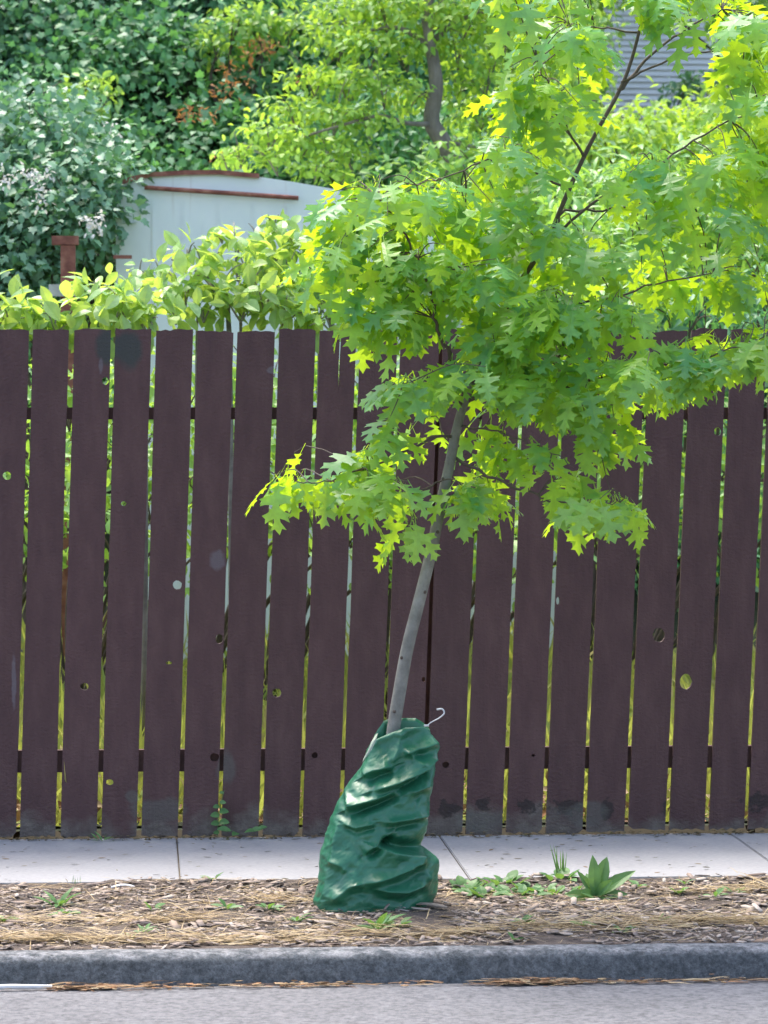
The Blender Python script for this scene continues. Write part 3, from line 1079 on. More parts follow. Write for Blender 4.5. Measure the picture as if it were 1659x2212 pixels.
NU, NV = 260, 200
bott, topp = 2010.0, 300.0
us = np.linspace(0, 2 * np.pi, NU, endpoint=False)
rim_u = np.array([0, .35, .8, 1.57, 2.2, 2.75, 3.14, 3.6, 4.2, 4.71, 5.4, 6.283])
rim_z = np.array([330, 330, 300, 305, 370, 430, 380, 260, 235, 235, 235, 330.])
V = np.zeros((NV, NU, 3))
for j in range(NV):
    v = j / (NV - 1)
    zt = np.interp(us, rim_u, rim_z)
    zrow = bott + (zt - bott) * v
    l = np.interp(zrow, ly, lx)
    r = np.interp(zrow, ry_, rx_)
    c, hw = (l + r) / 2, (r - l) / 2
    cu, su = np.cos(us), np.sin(us)
    e = .86
    X = c + hw * np.sign(cu) * np.abs(cu) ** e
    dep = hw / 4.0975 / 1.0416 / 670 * np.interp(v, [0, .1, .5, .8, 1], [.78, .82, .74, .62, .45])
    Yd = -dep * np.sign(su) * np.abs(su) ** e
    # base circle: front edge lower in view is handled by real perspective
    fr = np.clip(su * 1.6, 0, 1)
    Hh = fold_h(X, zrow) * fr
    crum = (fbm(np.stack([X / 120., zrow / 120., Yd * 8], 1), 41, 2) - .5) * .024 + (np.abs(fbm(np.stack([X / 55. + zrow / 80., zrow / 60., Yd * 14], 1), 47, 2) - .5)) * -.010
    Hh = Hh + crum
    taper = np.interp(v, [0, .03, .1, .97, 1], [.3, .8, 1, 1, .5])
    Hh = Hh * taper
    for i in range(NU):
        p = zp(X[i], zrow[i])
        nx, ny = cu[i] * .8, -su[i]
        V[j, i] = (p.x + nx * Hh[i], p.y + Yd[i] + ny * Hh[i], p.z)
# settle on the ground: the lowest row rests on the soil
zmin = V[0, :, 2].mean()
base_z = -.012
for j in range(NV):
    w = max(0, 1 - j / 40)
    V[j, :, 2] += (base_z - zmin) * w
# the right-hand end lies further back and is lifted a little
xm = V[0, :, 0].mean()
for j in range(NV):
    V[j, :, 1] += (V[j, :, 0] - xm) * .28 * max(0, 1 - j / 150)
    V[j, :, 2] += np.clip((V[j, :, 0] - xm) / .2, 0, 1) ** 2 * .018 * max(0, 1 - j / 60)
# tuck the foot under
foot = V[0].copy()
cen = foot.mean(0)
inner = cen + (foot - cen) * .9
inner[:, 2] -= .012
lin = []
for q, dz in ((.93, -.015), (.86, -.10), (.82, -.22)):
    ring = V[-1].copy()
    cc = ring.mean(0)
    ring = cc + (ring - cc) * np.array([q, q, 1])
    ring[:, 2] += dz
    ring[:, 0] += dz * .12
    lin.append(ring)
rows = [inner] + [V[j] for j in range(NV)] + lin
VV = np.concatenate(rows)
nr = len(rows)
idx = np.arange(nr * NU).reshape(nr, NU)
nx_ = np.roll(idx, -1, axis=1)
F = np.stack([idx[:-1].ravel(), nx_[:-1].ravel(), nx_[1:].ravel(), idx[1:].ravel()], 1)
F = F[:, ::-1]
mobj('bag_body', VV, F, M['bag'], bag, smooth=True)
# pale inner flap showing along the open left edge
fl = [zp(770, 375, YT - .03), zp(740, 440, YT - .05), zp(705, 520, YT - .06), zp(655, 600, YT - .065), zp(640, 630, YT - .065)]
fw = [.004, .010, .009, .005, .001]
fv, ff = [], []
for p, w in zip(smooth_path(fl, 3), np.interp(np.linspace(0, 1, 13), np.linspace(0, 1, 5), fw)):
    fv += [p + Vector((-w * .7, -.012, 0)), p + Vector((w * .7, -.016, .004)), p + Vector((w * .7, -.010, .004)), p + Vector((-w * .7, -.006, 0))]
for i in range(len(fv) // 4 - 1):
    for k in range(4):
        a, b = i * 4 + k, i * 4 + (k + 1) % 4
        ff.append((a, b, b + 4, a + 4))
tag(mobj('lining_flap', fv, ff, M['lining'], bag, smooth=True), 'pale inner flap of the bag along its open edge')
lp = smooth_path([zp(1225, 305), zp(1270, 268), zp(1340, 230), zp(1390, 185), zp(1372, 145), zp(1322, 150)], 5)
V, F = tube(lp, [.0014 + .0020 * (i / len(lp)) for i in range(len(lp))], 6)
tag(mobj('strap_loop', V, F, M['strap'], bag, smooth=True), 'thin white strap end curling above the bag')
V, F = tube([zp(1205, 298, YT - .06), zp(1250, 296, YT - .06)], .0035, 6)
mobj('clip', V, F, M['strap'], bag)

# ------------------------------------------------------------------ planting strip litter
def lay_flat(n, x0, x1, y0, y1, smin, smax, zoff, tilt=.25, zf=None, seed=0):
    x = rng.uniform(x0, x1, n)
    y = rng.uniform(y0, y1, n)
    p = np.stack([x, y, np.zeros(n)], 1)
    if zf is not None: p[:, 2] = zf(p)
    p[:, 2] += rng.uniform(zoff[0], zoff[1], n)
    a = rng.uniform(0, 2 * np.pi, n)
    D = np.stack([np.cos(a), np.sin(a) * .8, rng.normal(0, tilt * .5, n)], 1)
    Nn = np.stack([rng.normal(0, tilt, n), rng.normal(0, tilt, n), np.ones(n)], 1)
    return p, D, Nn, rng.uniform(smin, smax, n)


def soilz(p):
    return soil_lift(p) - .012 + .035 * (fbm(np.stack([p[:, 0] * 4, p[:, 1] * 4, p[:, 0] * 0], 1), 5) - .45) * np.clip((p[:, 1] - Y_KERB_IN) / .15, .15, 1)


chip_v = np.array([(-.22, 0, 0), (.18, .05, 0), (.26, .8, 0), (.05, 1, 0), (-.2, .85, 0), (-.22, 0, .09), (.18, .05, .09), (.26, .8, .09), (.05, 1, .09), (-.2, .85, .09)], float) * np.array([[.8, 1, .5]])
chip_f = np.array([(5, 6, 7), (5, 7, 8), (5, 8, 9), (0, 1, 6), (0, 6, 5), (1, 2, 7), (1, 7, 6), (2, 3, 8), (2, 8, 7), (3, 4, 9), (3, 9, 8), (4, 0, 5), (4, 5, 9)])
fs = []
P, D, Nn, S = lay_flat(22000, -3.2, 3.2, Y_KERB_IN + .01, -1.23, .012, .045, (-.002, .010), .3, soilz)
keep = fbm(P * np.array([[3, 3, 0]]), 71) > .36
P, D, Nn, S = P[keep], D[keep], Nn[keep], S[keep] * rng.choice([.45, .7, 1, 1.5], keep.sum(), p=[.35, .3, .25, .1])
fs.append(field(P, D, Nn, S, (chip_v, chip_f)))
P, D, Nn, S = lay_flat(500, -3.4, 3.4, Y_KERB_IN + .03, -1.26, .04, .075, (0, .012), .25, soilz)
fs.append(field(P, D, Nn, S, (chip_v * np.array([[.7, 1, .6]]), chip_f)))
V, F = cat(fs)
tag(mobj('bark_mulch', V, F, M['chips']), 'pale grey brown bark chips covering the planting strip', 'mulch', kind='stuff')
blade_v = np.array([(-.018, 0, 0), (.018, 0, 0), (.018, .5, .03), (-.018, .5, .03), (0, 1, 0)], float)
blade_f = np.array([(0, 1, 2), (0, 2, 3), (3, 2, 4)])
fs = []
P, D, Nn, S = lay_flat(9000, -3.2, 3.2, Y_KERB_IN, -1.24, .03, .10, (0, .014), .2, soilz)
keep = (fbm(P * np.array([[1.6, 2.6, 0]]), 81) > .5) | (rng.random(len(P)) < .4)
P, D, Nn, S = P[keep], D[keep], Nn[keep], S[keep]
D[:, 1] *= .55
fs.append(field(P, D, Nn, S, (blade_v * np.array([[.9, 1, 1]]), blade_f)))
# tufts of matted straw
for (px, py, n, w) in ((60, 2028, 420, .20), (20, 1985, 220, .15), (350, 1988, 200, .10), (480, 2030, 300, .25), (1080, 2010, 220, .3), (860, 2015, 260, .3), (1560, 1990, 360, .22), (1500, 1985, 200, .2), (1620, 1925, 240, .12), (1250, 2000, 120, .2), (600, 1950, 140, .2)):
    c = atz(px, py)
    p = np.stack([rng.normal(c.x, w, n), rng.normal(c.y, .028, n), np.zeros(n)], 1)
    p[:, 2] = soilz(p) + np.abs(rng.normal(.008, .010, n))
    a = rng.normal(0, .5, n) + np.where(rng.random(n) < .5, 0, np.pi)
    D = np.stack([np.cos(a), np.sin(a) * .5, rng.normal(.03, .12, n)], 1)
    Nn = np.stack([rng.normal(0, .3, n), rng.normal(0, .3, n), np.ones(n)], 1)
    fs.append(field(p, D, Nn, rng.uniform(.05, .14, n), (blade_v, blade_f)))
V, F = cat(fs)
tag(mobj('dry_grass', V, F, M['straw']), 'dry straw coloured grass clippings strewn over the planting strip', 'dry grass', kind='stuff')

# gutter litter along the kerb foot
fs = []
for (px, n, w) in ((170, 150, .05), (230, 60, .04), (330, 70, .05), (450, 26, .06), (580, 70, .07), (680, 60, .05), (760, 20, .06), (1110, 150, .05), (1180, 220, .06), (1240, 90, .05), (1370, 60, .05), (1480, 30, .06), (1560, 60, .08), (1640, 40, .08), (1000, 14, .1), (880, 16, .1)):
    c = atz(px, 2122, Z_ROAD)
    p = np.stack([rng.normal(c.x, w, n), Y_KERB_FOOT - .012 - np.abs(rng.normal(0, .022, n)), np.full(n, Z_ROAD + .004)], 1)
    p[:, 2] += np.abs(rng.normal(0, .006, n))
    a = rng.normal(0, .45, n) + np.where(rng.random(n) < .5, 0, np.pi)
    D = np.stack([np.cos(a), np.sin(a) * .5, rng.normal(.0, .06, n)], 1)
    Nn = np.stack([rng.normal(0, .3, n), rng.normal(0, .3, n), np.ones(n)], 1)
    n0 = n; n = int(n * .7); p, D, Nn = p[:n], D[:n], Nn[:n]
    h = n // 2
    fs.append(field(p[:h], D[:h], Nn[:h], rng.uniform(.03, .10, h), (blade_v * np.array([[1.6, 1, 1]]), blade_f)))
    fs.append(field(p[h:], D[h:], Nn[h:], rng.uniform(.012, .03, n - h), (chip_v, chip_f)))
V, F = cat(fs)
tag(mobj('gutter_litter', V, F, M['gutter']), 'dry leaves and straw gathered along the foot of the kerb', 'litter', kind='stuff')

# bits on the sidewalk, thicker along the fence foot
P, D, Nn, S = lay_flat(420, -3.2, 3.2, -1.2, -.03, .006, .022, (.001, .003), .08)
P2, D2, N2, S2 = lay_flat(2600, -3.2, 3.2, -.085, .012, .006, .028, (.001, .010), .3)
k2 = fbm(P2 * np.array([[3, 0, 0]]), 91) > .40
D[:, 1] *= .5
lf = half_leaf([(0, 0), (.16, .3), (.16, .65), (0, 1)], 2, .1, .05)
V, F = cat([field(P, D, Nn, S * 1.7, lf), field(P2[k2], D2[k2], N2[k2], S2[k2], lf)])
tag(mobj('fallen_bits', V, F, M['debris']), 'small dark leaf bits scattered on the concrete and along the fence foot', 'leaf litter', kind='stuff')

# white stick lying in the gutter
a, b = atz(-60, 2110, Z_ROAD), atz(118, 2102, Z_ROAD)
a.y, b.y = Y_KERB_FOOT - .045, Y_KERB_FOOT - .028
V, F = tube([a + Vector((0, 0, .012)), (a + b) / 2 + Vector((0, 0, .014)), b + Vector((0, 0, .011))], [.0075, .008, .006], 8)
tag(mobj('stick', V, F, M['strap']), 'white bleached stick lying in the gutter', 'stick')
# larger bark flakes
for (px, py, s, ang, lab) in ((925, 1962, .085, -.5, 'large curled bark flake lying beside the green bag'), (265, 1916, .05, .15, 'small bright white flake near the sidewalk edge')):
    c = atz(px, py)
    c.z = stripz(c.x, c.y) + .008
    V, F = [], []
    for i in range(6):
        t = i / 5 - .5
        w = .020 * (1 - (2 * t) ** 2 * .8) * s / .085
        for q in (-1, 0, 1):
            for dz in (0, .003):
                lx_, ly_ = t * s * 1.6, q * w
                V.append((c.x + lx_ * math.cos(ang) - ly_ * math.sin(ang), c.y + lx_ * math.sin(ang) + ly_ * math.cos(ang), c.z + dz + .008 * (1 - (2 * t) ** 2) - abs(q) * .003))
    for i in range(5):
        o = i * 6
        for q in (0, 1):
            F.append((o + q * 2 + 1, o + 6 + q * 2 + 1, o + 6 + q * 2 + 3, o + q * 2 + 3))
            F.append((o + q * 2 + 2, o + 6 + q * 2 + 2, o + 6 + q * 2, o + q * 2))
        F.append((o + 1, o, o + 6, o + 7))
        F.append((o + 4, o + 5, o + 11, o + 10))
    tag(mobj('bark_flake', V, F, M['flake'] if s > .06 else M['strap']), lab, 'bark flake')

# ------------------------------------------------------------------ weeds
def weed(px, py, n, smin, smax, kind, up, name, label, spread=.02, mat='weed', cat_='weed', group=None):
    c = atz(px, py)
    c.z = stripz(c.x, c.y) if c.y < -1.23 else 0.0
    e = empty(name, c, label, cat_, group)
    P, D, Nn, S = [], [], [], []
    for i in range(n):
        th = i * 2.4 + random.uniform(-.4, .4)
        rad = Vector((math.cos(th), math.sin(th), 0))
        u = random.uniform(*up)
        d = (rad * (1 - u) + Vector((0, 0, u))).normalized()
        nn = (Vector((0, 0, 1)) * (1 - u * .6) - rad * u + Vector((0, -.15, 0)))
        P.append(tuple(c + rad * random.uniform(0, spread) + Vector((0, 0, .004))))
        D.append(tuple(d)); Nn.append(tuple(nn)); S.append(random.uniform(smin, smax))
    place_leaves(e, np.array(P), np.array(D), np.array(Nn), np.array(S), kind, M[mat], 300)
    return e


# the tall broad-leaved weed, leaf by leaf
c = atz(1285, 1932)
c.z = stripz(c.x, c.y)
e = empty('broadleaf_weed', c, 'tall weed with broad upright leaves beside the sidewalk', 'weed')
spec = [(1310, 1855, .0, .130, 'lance'), (1285, 1860, -.03, .120, 'lance'), (1255, 1885, -.02, .105, 'narrow'), (1370, 1875, .01, .150, 'narrow'), (1330, 1900, -.05, .09, 'lance'), (1240, 1945, -.06, .085, 'lance'), (1325, 1955, -.09, .10, 'lance'), (1300, 1975, -.10, .09, 'lance'), (1270, 1890, .05, .10, 'lance'), (1298, 1880, .04, .11, 'lance'), (1265, 1925, -.08, .07, 'lance'), (1350, 1925, -.03, .08, 'lance'), (1225, 1930, -.02, .08, 'lance'), (1315, 1905, -.06, .08, 'lance')]
for kind in ('lance', 'narrow'):
    P, D, Nn, S = [], [], [], []
    for px, py, dy, s, k in spec:
        if k != kind: continue
        tip = at(px, py, c.y + dy)
        d = (tip - c)
        P.append(tuple(c + Vector((0, 0, .005)))); D.append(tuple(d.normalized())); S.append(max(s, d.length))
        Nn.append((-d.x * .4, -.7, .5))
    place_leaves(e, np.array(P), np.array(D), np.array(Nn), np.array(S), kind, M['weed'], 50)

weed(128, 1950, 11, .045, .085, 'narrow', (.3, .75), 'rosette_weed', 'leafy green weed tuft growing alone in the mulch near the fence-side sidewalk edge')
weed(140, 1968, 7, .04, .06, 'oval', (.1, .4), 'rosette_weed', 'flat pale rosette weed sprouting just in front of another leafy tuft')
weed(815, 2003, 13, .05, .10, 'narrow', (.2, .6), 'grassy_weed', 'bright green weed tuft in the mulch in front of the green bag')
weed(855, 1998, 7, .04, .07, 'oval', (.15, .5), 'leafy_weed', 'small broad-leaved weed touching the grassy tuft in front of the bag')
for (px, py) in ((1010, 1912), (1050, 1920), (1085, 1905), (1120, 1925), (1150, 1915), (1190, 1922), (1045, 1935), (1210, 1900)):
    weed(px, py, 14, .03, .055, 'round', (.15, .6), 'creeping_weed', 'low creeping weed in the green patch between the bag and the tall weed', .07, 'weed', 'weed', 'creeping weeds beside the bag')
for (px, py) in ((1260, 1995), (1128, 1998), (1465, 1925), (1545, 1940), (1590, 1930), (1110, 2028), (310, 2010), (285, 2022), (330, 1962), (490, 1960), (580, 1962), (10, 1985), (1420, 1985), (1345, 2010), (640, 1990), (1480, 1905), (1380, 1910), (1250, 1915), (460, 1905)):
    weed(px, py, random.randint(4, 7), .025, .05, random.choice(('oval', 'narrow')), (.2, .6), 'small_weed', 'tiny green seedling weed scattered in the bark mulch', .012, 'weed', 'weed', 'seedling weeds in the mulch')
# thin grass wisps by the sidewalk
for (px, py, hgt, lab) in ((1210, 1895, .13, 'wispy grass blades standing beside the tall broad weed'), (165, 1908, .03, 'tiny grass tuft on the sidewalk edge above the leafy weed')):
    c = atz(px, py)
    e = empty('grass_tuft', c, lab, 'grass')
    n = 9
    P = np.array([tuple(c + Vector((random.gauss(0, .012), random.gauss(0, .012), 0))) for _ in range(n)])
    D = np.stack([rng.normal(0, .12, n), rng.normal(0, .12, n), np.ones(n)], 1)
    Nn = np.stack([rng.normal(0, .3, n), -np.ones(n), np.zeros(n)], 1)
    V, F = field(P, D, Nn, rng.uniform(.5, 1, n) * hgt, (blade_v * np.array([[1.2, 1, 1]]), blade_f))
    tag(mobj('grass_blades', V, F, M['weed'], e), kind='stuff')
# small vine at the fence foot
c = at(474, 1806, -.03)
e = empty('fence_vine', c, 'small green vine climbing a gap at the fence foot', 'vine')
sp = smooth_path([at(470, 1806, -.02), at(472, 1770, -.012), at(478, 1735, -.01), at(484, 1708, -.012)], 4)
V, F = tube(sp, .0014, 5)
mobj('stem', V, F, M['weed'], e)
P, D, Nn, S = [], [], [], []
for (px, py, s, dx) in ((468, 1742, .026, -1), (488, 1733, .026, 1), (463, 1760, .036, -1), (492, 1752, .036, 1), (466, 1778, .034, -1), (490, 1775, .038, 1), (468, 1798, .024, -1), (485, 1712, .018, 1)):
    P.append(tuple(at(474, py, -.02))); D.append((dx, -.4, .05)); Nn.append((0, -.8, .7)); S.append(s)
place_leaves(e, np.array(P), np.array(D), np.array(Nn), np.array(S), 'round', M['weed'], 50)
c = at(512, 1800, -.05)
e = empty('ground_weed', c, 'dark green weed lying on the concrete at the fence foot beside the vine', 'weed')
P = np.array([tuple(at(px, py, -.05)) for px, py in ((500, 1795), (515, 1800), (528, 1798), (540, 1796), (555, 1792))])
D = np.array([(-.8, -.4, .2), (-.3, -.8, .15), (.6, -.6, .2), (.9, -.2, .25), (.9, -.1, .3)])
place_leaves(e, P, D, np.tile([[0, -.6, .8]], (5, 1)), np.array([.06, .055, .05, .05, .04]), 'oval', M['weed'], 20)
c = at(220, 1800, -.03)
weed(222, 1818, 10, .02, .045, 'narrow', (.3, .8), 'fence_weed', 'small feathery weed at the fence foot', .03)

# ------------------------------------------------------------------ backyard: trailer
YS = 5.0
trailer = empty('old_trailer', at(500, 1100, YS + .8), 'pale blue white metal trailer with arched rusty roof edge behind the fence', 'trailer')
x0, x1 = at(252, 600, YS).x, at(252, 600, YS).x + 2.9
top_px = [(250, 402), (285, 388), (330, 379), (400, 375), (470, 374), (560, 382), (640, 394), (720, 408), (800, 425)]
arch = [(at(px, py, YS).x, at(px, py, YS).z) for px, py in top_px]
arch += [(arch[-1][0] + .3 * k, arch[-1][1] - .05 * k - .02 * k * k) for k in range(1, 5)]
zb = .30
fr = [(x, YS, z) for x, z in arch]
bk = [(x, YS + 1.9, z) for x, z in arch]
n = len(arch)
V = fr + bk + [(arch[0][0], YS, zb), (arch[-1][0], YS, zb), (arch[0][0], YS + 1.9, zb), (arch[-1][0], YS + 1.9, zb)]
F = [tuple([2 * n, 2 * n + 1] + list(range(n - 1, -1, -1))), tuple([2 * n + 3, 2 * n + 2] + list(range(n, 2 * n)))]
F += [(i, i + 1, n + i + 1, n + i) for i in range(n - 1)]
F += [(2 * n, 0, n, 2 * n + 2), (2 * n + 1, 2 * n + 3, 2 * n - 1, n - 1), (2 * n, 2 * n + 2, 2 * n + 3, 2 * n + 1)]
mobj('body', V, F, M['trailer'], trailer)
# rusty edging strip along the arch
ev, ef = [], []
arch_e = arch[:6]
for i, (x, z) in enumerate(arch_e):
    ev += [(x, YS - .02, z - .008), (x, YS - .02, z + .016), (x, YS + .05, z + .016), (x, YS + .05, z + .002)]
for i in range(len(arch_e) - 1):
    for k in range(4):
        a, b = i * 4 + k, i * 4 + (k + 1) % 4
        ef.append((a, b, b + 4, a + 4))
mobj('roof_edging', ev, ef, M['rust'], trailer)
V, F = tube(smooth_path([at(312, 405, YS - .03), at(400, 411, YS - .03), at(520, 419, YS - .03), at(645, 428, YS - .03)], 4), .012, 8)
mobj('drip_rail', V, F, M['rust'], trailer, smooth=True)
for px in (330, 395, 470, 545, 620):       # wall panel seams
    a, b = at(px, 420 + (px - 312) * .05, YS - .004), at(px - 2, 1000, YS - .004)
    V, F = box(a.x - .004, a.x + .004, YS - .006, YS + .002, b.z, a.z - .02)
    mobj('panel_seam', V, F, M['trailer'], trailer)
for k, px in enumerate((330, 700)):
    x = at(px, 900, YS).x
    V, F = tube([(x, YS + .55, .36), (x, YS + .72, .36)], .30, 20)
    mobj('wheel', V, F, M['rail'], trailer)

# rusty steel frame left of it
fr_ = empty('rusty_frame', at(147, 1000, 4.0), 'rust red steel post carrying a short beam beside the trailer', 'frame')
fr_.location.z = .3
a = at(147, 530, 4.0)
V, F = box(a.x - .036, a.x + .036, 3.97, 4.04, .25, a.z)
mobj('post', V, F, M['rust'], fr_)
b, c2 = at(112, 534, 4.0), at(170, 541, 4.0)
V, F = box(b.x, c2.x, 3.965, 4.045, a.z + .002, a.z + .045)
mobj('beam', V, F, M['rust'], fr_)
b, c2 = at(245, 552, 4.0), at(285, 560, 4.0)
V, F = box(b.x, c2.x, 3.95, 3.96, c2.z, b.z)
mobj('bracket', V, F, M['rust'], fr_)
b, c2 = at(105, 614, 3.93), at(178, 640, 3.93)
V, F = box(b.x, c2.x, 3.935, 3.96, c2.z, b.z)
tag(mobj('cross_board', V, F, M['paleboard'], fr_), 'pale weathered board nailed across the post')

# ------------------------------------------------------------------ house up the slope, lap siding
YH = 15.5
ha, hb = at(1230, 215, YH), at(1575, 20, YH)
house = empty('house', (ha.x + 1.4, YH + 2, ha.z - .5), 'pale lap-sided house glimpsed through the leaves up the slope', 'house')
hx0, hx1, hz0, hz1 = ha.x, ha.x + 3.6, ha.z - .6, at(1400, -140, YH).z
V, F = box(hx0 + .02, hx1 - .02, YH + .03, YH + 4, hz0, hz1)
mobj('wall', V, F, M['siding'], house)
z = hz0
lapm = None
while z < hz1 - .01:
    V = [(hx0, YH + .005, z), (hx1, YH + .005, z), (hx1, YH + .028, z + .052), (hx0, YH + .028, z + .052), (hx0, YH + .028, z), (hx1, YH + .028, z)]
    F = [(0, 1, 2, 3), (0, 4, 5, 1), (0, 3, 4), (1, 5, 2)]
    mobj('siding_board', V, F, M['siding'], house)
    z += .05
V = [(hx0 - .3, YH - .4, hz1 - .05), (hx1 + .3, YH - .4, hz1 - .05), (hx1 + .3, YH + 2, hz1 + 1.1), (hx0 - .3, YH + 2, hz1 + 1.1), (hx1 + .3, YH + 4.4, hz1 - .05), (hx0 - .3, YH + 4.4, hz1 - .05)]
V += [(a, b, c - .08) for a, b, c in V]
F = [(0, 1, 2, 3), (3, 2, 4, 5), (9, 8, 7, 6), (11, 10, 8, 9), (0, 6, 7, 1), (5, 4, 10, 11), (0, 3, 9, 6), (3, 5, 11, 9), (1, 7, 8, 2), (2, 8, 10, 4)]
mobj('roof', V, F, M['roof'], house)

# ------------------------------------------------------------------ ivy bank
bank_scrub = []
fs = []
nc = 900
cx = rng.uniform(-5.5, 5.5, nc)
cy = rng.uniform(6.6, 15.0, nc)
cp = np.stack([cx, cy, cx * 0], 1)
cp[:, 2] = hillz(cp)
for i in range(nc):
    p = cp[i]
    r = rng.uniform(.25, .55)
    # leave the house wall clear
    if p[0] > hx0 - .6 and p[1] > 11.0 and p[0] < hx1 + .6: continue
    if p[0] > 1.0 and rng.random() < .35: continue
    P, D, Nn = clump(p + np.array([0, -.1, .08]), (r * 1.1, r, r * .8), int(420 * r / .4), .5)
    fs.append(field(P, D, Nn, rng.uniform(.04, .075, len(P)), T['ivy'][0]))
V, F = cat(fs)
tag(mobj('ivy', V, F, M['ivy']), 'dense dark green ivy covering the steep bank behind the trailer', 'ivy', kind='stuff')
# paler scrub growing out of the bank
for (lab, mt, lumps) in (
        ('pale grey green scrub bush on the bank above the bramble heap', 'bramble', [(40, 40, 9.5, .35), (120, 60, 9.4, .33), (200, 30, 9.6, .35), (60, 120, 9.2, .3), (280, 70, 9.6, .3), (-40, 80, 9.5, .4), (150, -30, 10, .4)]),
        ('light green scrub bush on the bank beside the rust brown dead leaves', 'bush', [(500, 70, 9.0, .22), (560, 60, 9.0, .2), (620, 70, 9.1, .2), (470, 110, 8.9, .15)]),
        ('small pale tuft of scrub low on the bank over the trailer', 'bush', [(185, 195, 8.0, .14), (220, 215, 7.9, .12), (160, 220, 7.9, .1)]),
        ('silvery scrub bush high on the bank between the dark ivy', 'bramble', [(360, 60, 9.8, .3), (420, 30, 10, .32), (340, 140, 9.3, .2), (640, -20, 10, .35), (520, -30, 10.2, .4)])):
    bank_scrub.append((lab, mt, lumps))
# scattered dead sprays caught in the ivy
fs = []
for (px, py, n) in ((560, 95, 30), (585, 110, 24), (540, 125, 20), (490, 155, 26), (500, 190, 22), (480, 205, 18), (415, 238, 22), (400, 255, 16), (450, 255, 14), (530, 175, 12), (480, 345, 12), (665, 170, 8)):
    c = at(px, py, 6.75 + (420 - py) * .0062)
    P, D, Nn = clump(c, (.07, .05, .05), n, .2, .2)
    fs.append(field(P, D, Nn, rng.uniform(.025, .05, n), T['narrow'][0]))
V, F = cat(fs)
tag(mobj('dead_fronds', V, F, M['dead']), 'rust brown dead leaf sprays hanging in the dark ivy', 'dead leaves', kind='stuff')


# ------------------------------------------------------------------ shrubs and trees behind the fence
def bushy(name, label, cat_, lumps, n_per, smin, smax, kind, mat, stems=None, up=.5, group=None, base=None, stem_mat='twig', parts=0, flat=.8, shell=.35):
    """lumps: (px, py, y, r) in the layout grid; stems: list of point lists"""
    c0 = at(*(lumps[0][:3]))
    b = base if base is not None else Vector((c0.x, c0.y, float(hillz(np.array([[c0.x, c0.y, 0.]]))[0])))
    e = empty(name, b, label, cat_, group)
    PP, DD, NN, SS = [], [], [], []
    tubes = []
    for (px, py, y, r) in lumps:
        c = at(px, py, y)
        n = int(n_per * (r / .3) ** 1.6)
        P, D, Nn = clump(c, (r * 1.1, r * .9, r * flat), n, up, shell)
        PP.append(P); DD.append(D); NN.append(Nn); SS.append(rng.uniform(smin, smax, n))
        # a limb into each lump
        if not stems:
            m = (b + c) / 2 + Vector((random.uniform(-.1, .1), random.uniform(-.05, .05), .1))
            tubes.append(tube(smooth_path([b, m, c], 4), [.018 - .013 * k / 8 for k in range(9)], 6))
        for _ in range(3):
            q = c + Vector((random.uniform(-1, 1), random.uniform(-1, 1), random.uniform(-.4, 1))) * r * .9
            tubes.append(tube(smooth_path([c - Vector((0, 0, r * .5)), (c + q) / 2, q], 3), [.005 - .003 * k / 6 for k in range(7)], 5))
    if stems:
        for st, r0, r1 in stems:
            sp = smooth_path(st, 4)
            V, F = tube(sp, [r0 + (r1 - r0) * k / (len(sp) - 1) for k in range(len(sp))], 8)
            mobj('stem' if cat_ == 'shrub' else 'limb', V, F, M[stem_mat], e, smooth=True)
    if tubes:
        V, F = merge(tubes)
        tag(mobj('branches', V, F, M[stem_mat], e), kind='stuff')
    P, D, Nn, S = map(np.concatenate, (PP, DD, NN, SS))
    place_leaves(e, P, D, Nn, S, kind, M[mat], parts, 'leaf', 'foliage' if cat_ != 'tree' else 'crown')
    return e


for lab, mt, lumps in bank_scrub:
    bushy('scrub_bush', lab, 'bush', lumps, 260, .045, .08, 'small', mt, None, .6, 'scrub bushes on the bank')

# bramble mass above the rusty frame
bushy('bramble_bush', 'grey green bramble heap over the rusty frame with white blossom', 'bush',
      [(60, 330, 5.4, .32), (150, 350, 5.3, .34), (210, 410, 5.0, .25), (100, 430, 5.0, .34), (20, 420, 5.2, .34), (170, 480, 4.9, .26), (60, 520, 4.9, .32), (120, 500, 4.8, .25), (20, 590, 4.8, .28), (90, 600, 5.2, .28), (200, 560, 5.4, .22), (200, 620, 5.5, .25), (-60, 480, 5.1, .4), (-60, 350, 5.4, .4), (-50, 600, 5, .35), (40, 660, 4.9, .25), (-150, 450, 5.3, .5), (110, 280, 5.8, .28), (30, 250, 6.0, .3)],
      520, .035, .065, 'ivy', 'bramble')
fs = []
for (px, py, n) in ((238, 275, 22), (250, 295, 18), (232, 305, 12), (75, 385, 22), (85, 415, 24), (92, 440, 18), (60, 375, 14), (110, 380, 12), (190, 480, 22), (205, 500, 20), (215, 470, 14), (10, 400, 20), (15, 380, 12), (345, 115, 16), (330, 130, 14), (210, 490, 12), (280, 60, 12), (120, 80, 14), (420, 90, 12)):
    c = at(px, py, 4.5 if px < 225 and py > 320 else 5.9)
    if py < 150: c = at(px, py, 9.3)
    P, D, Nn = clump(c, (.045, .04, .04), n, .4, .2)
    fs.append(field(P, D, Nn, rng.uniform(.018, .034, n), T['small'][0]))
V, F = cat(fs)
tag(mobj('bramble_blossom', V, F, M['flower']), 'clusters of small white blossom on the brambles', 'blossom', kind='stuff')

# broad-leaved shrubs just behind the fence
yb = 1.5


def gnd(px, y):
    p = at(px, 900, y)
    return Vector((p.x, y, float(hillz(np.array([[p.x, y, 0.]]))[0])))


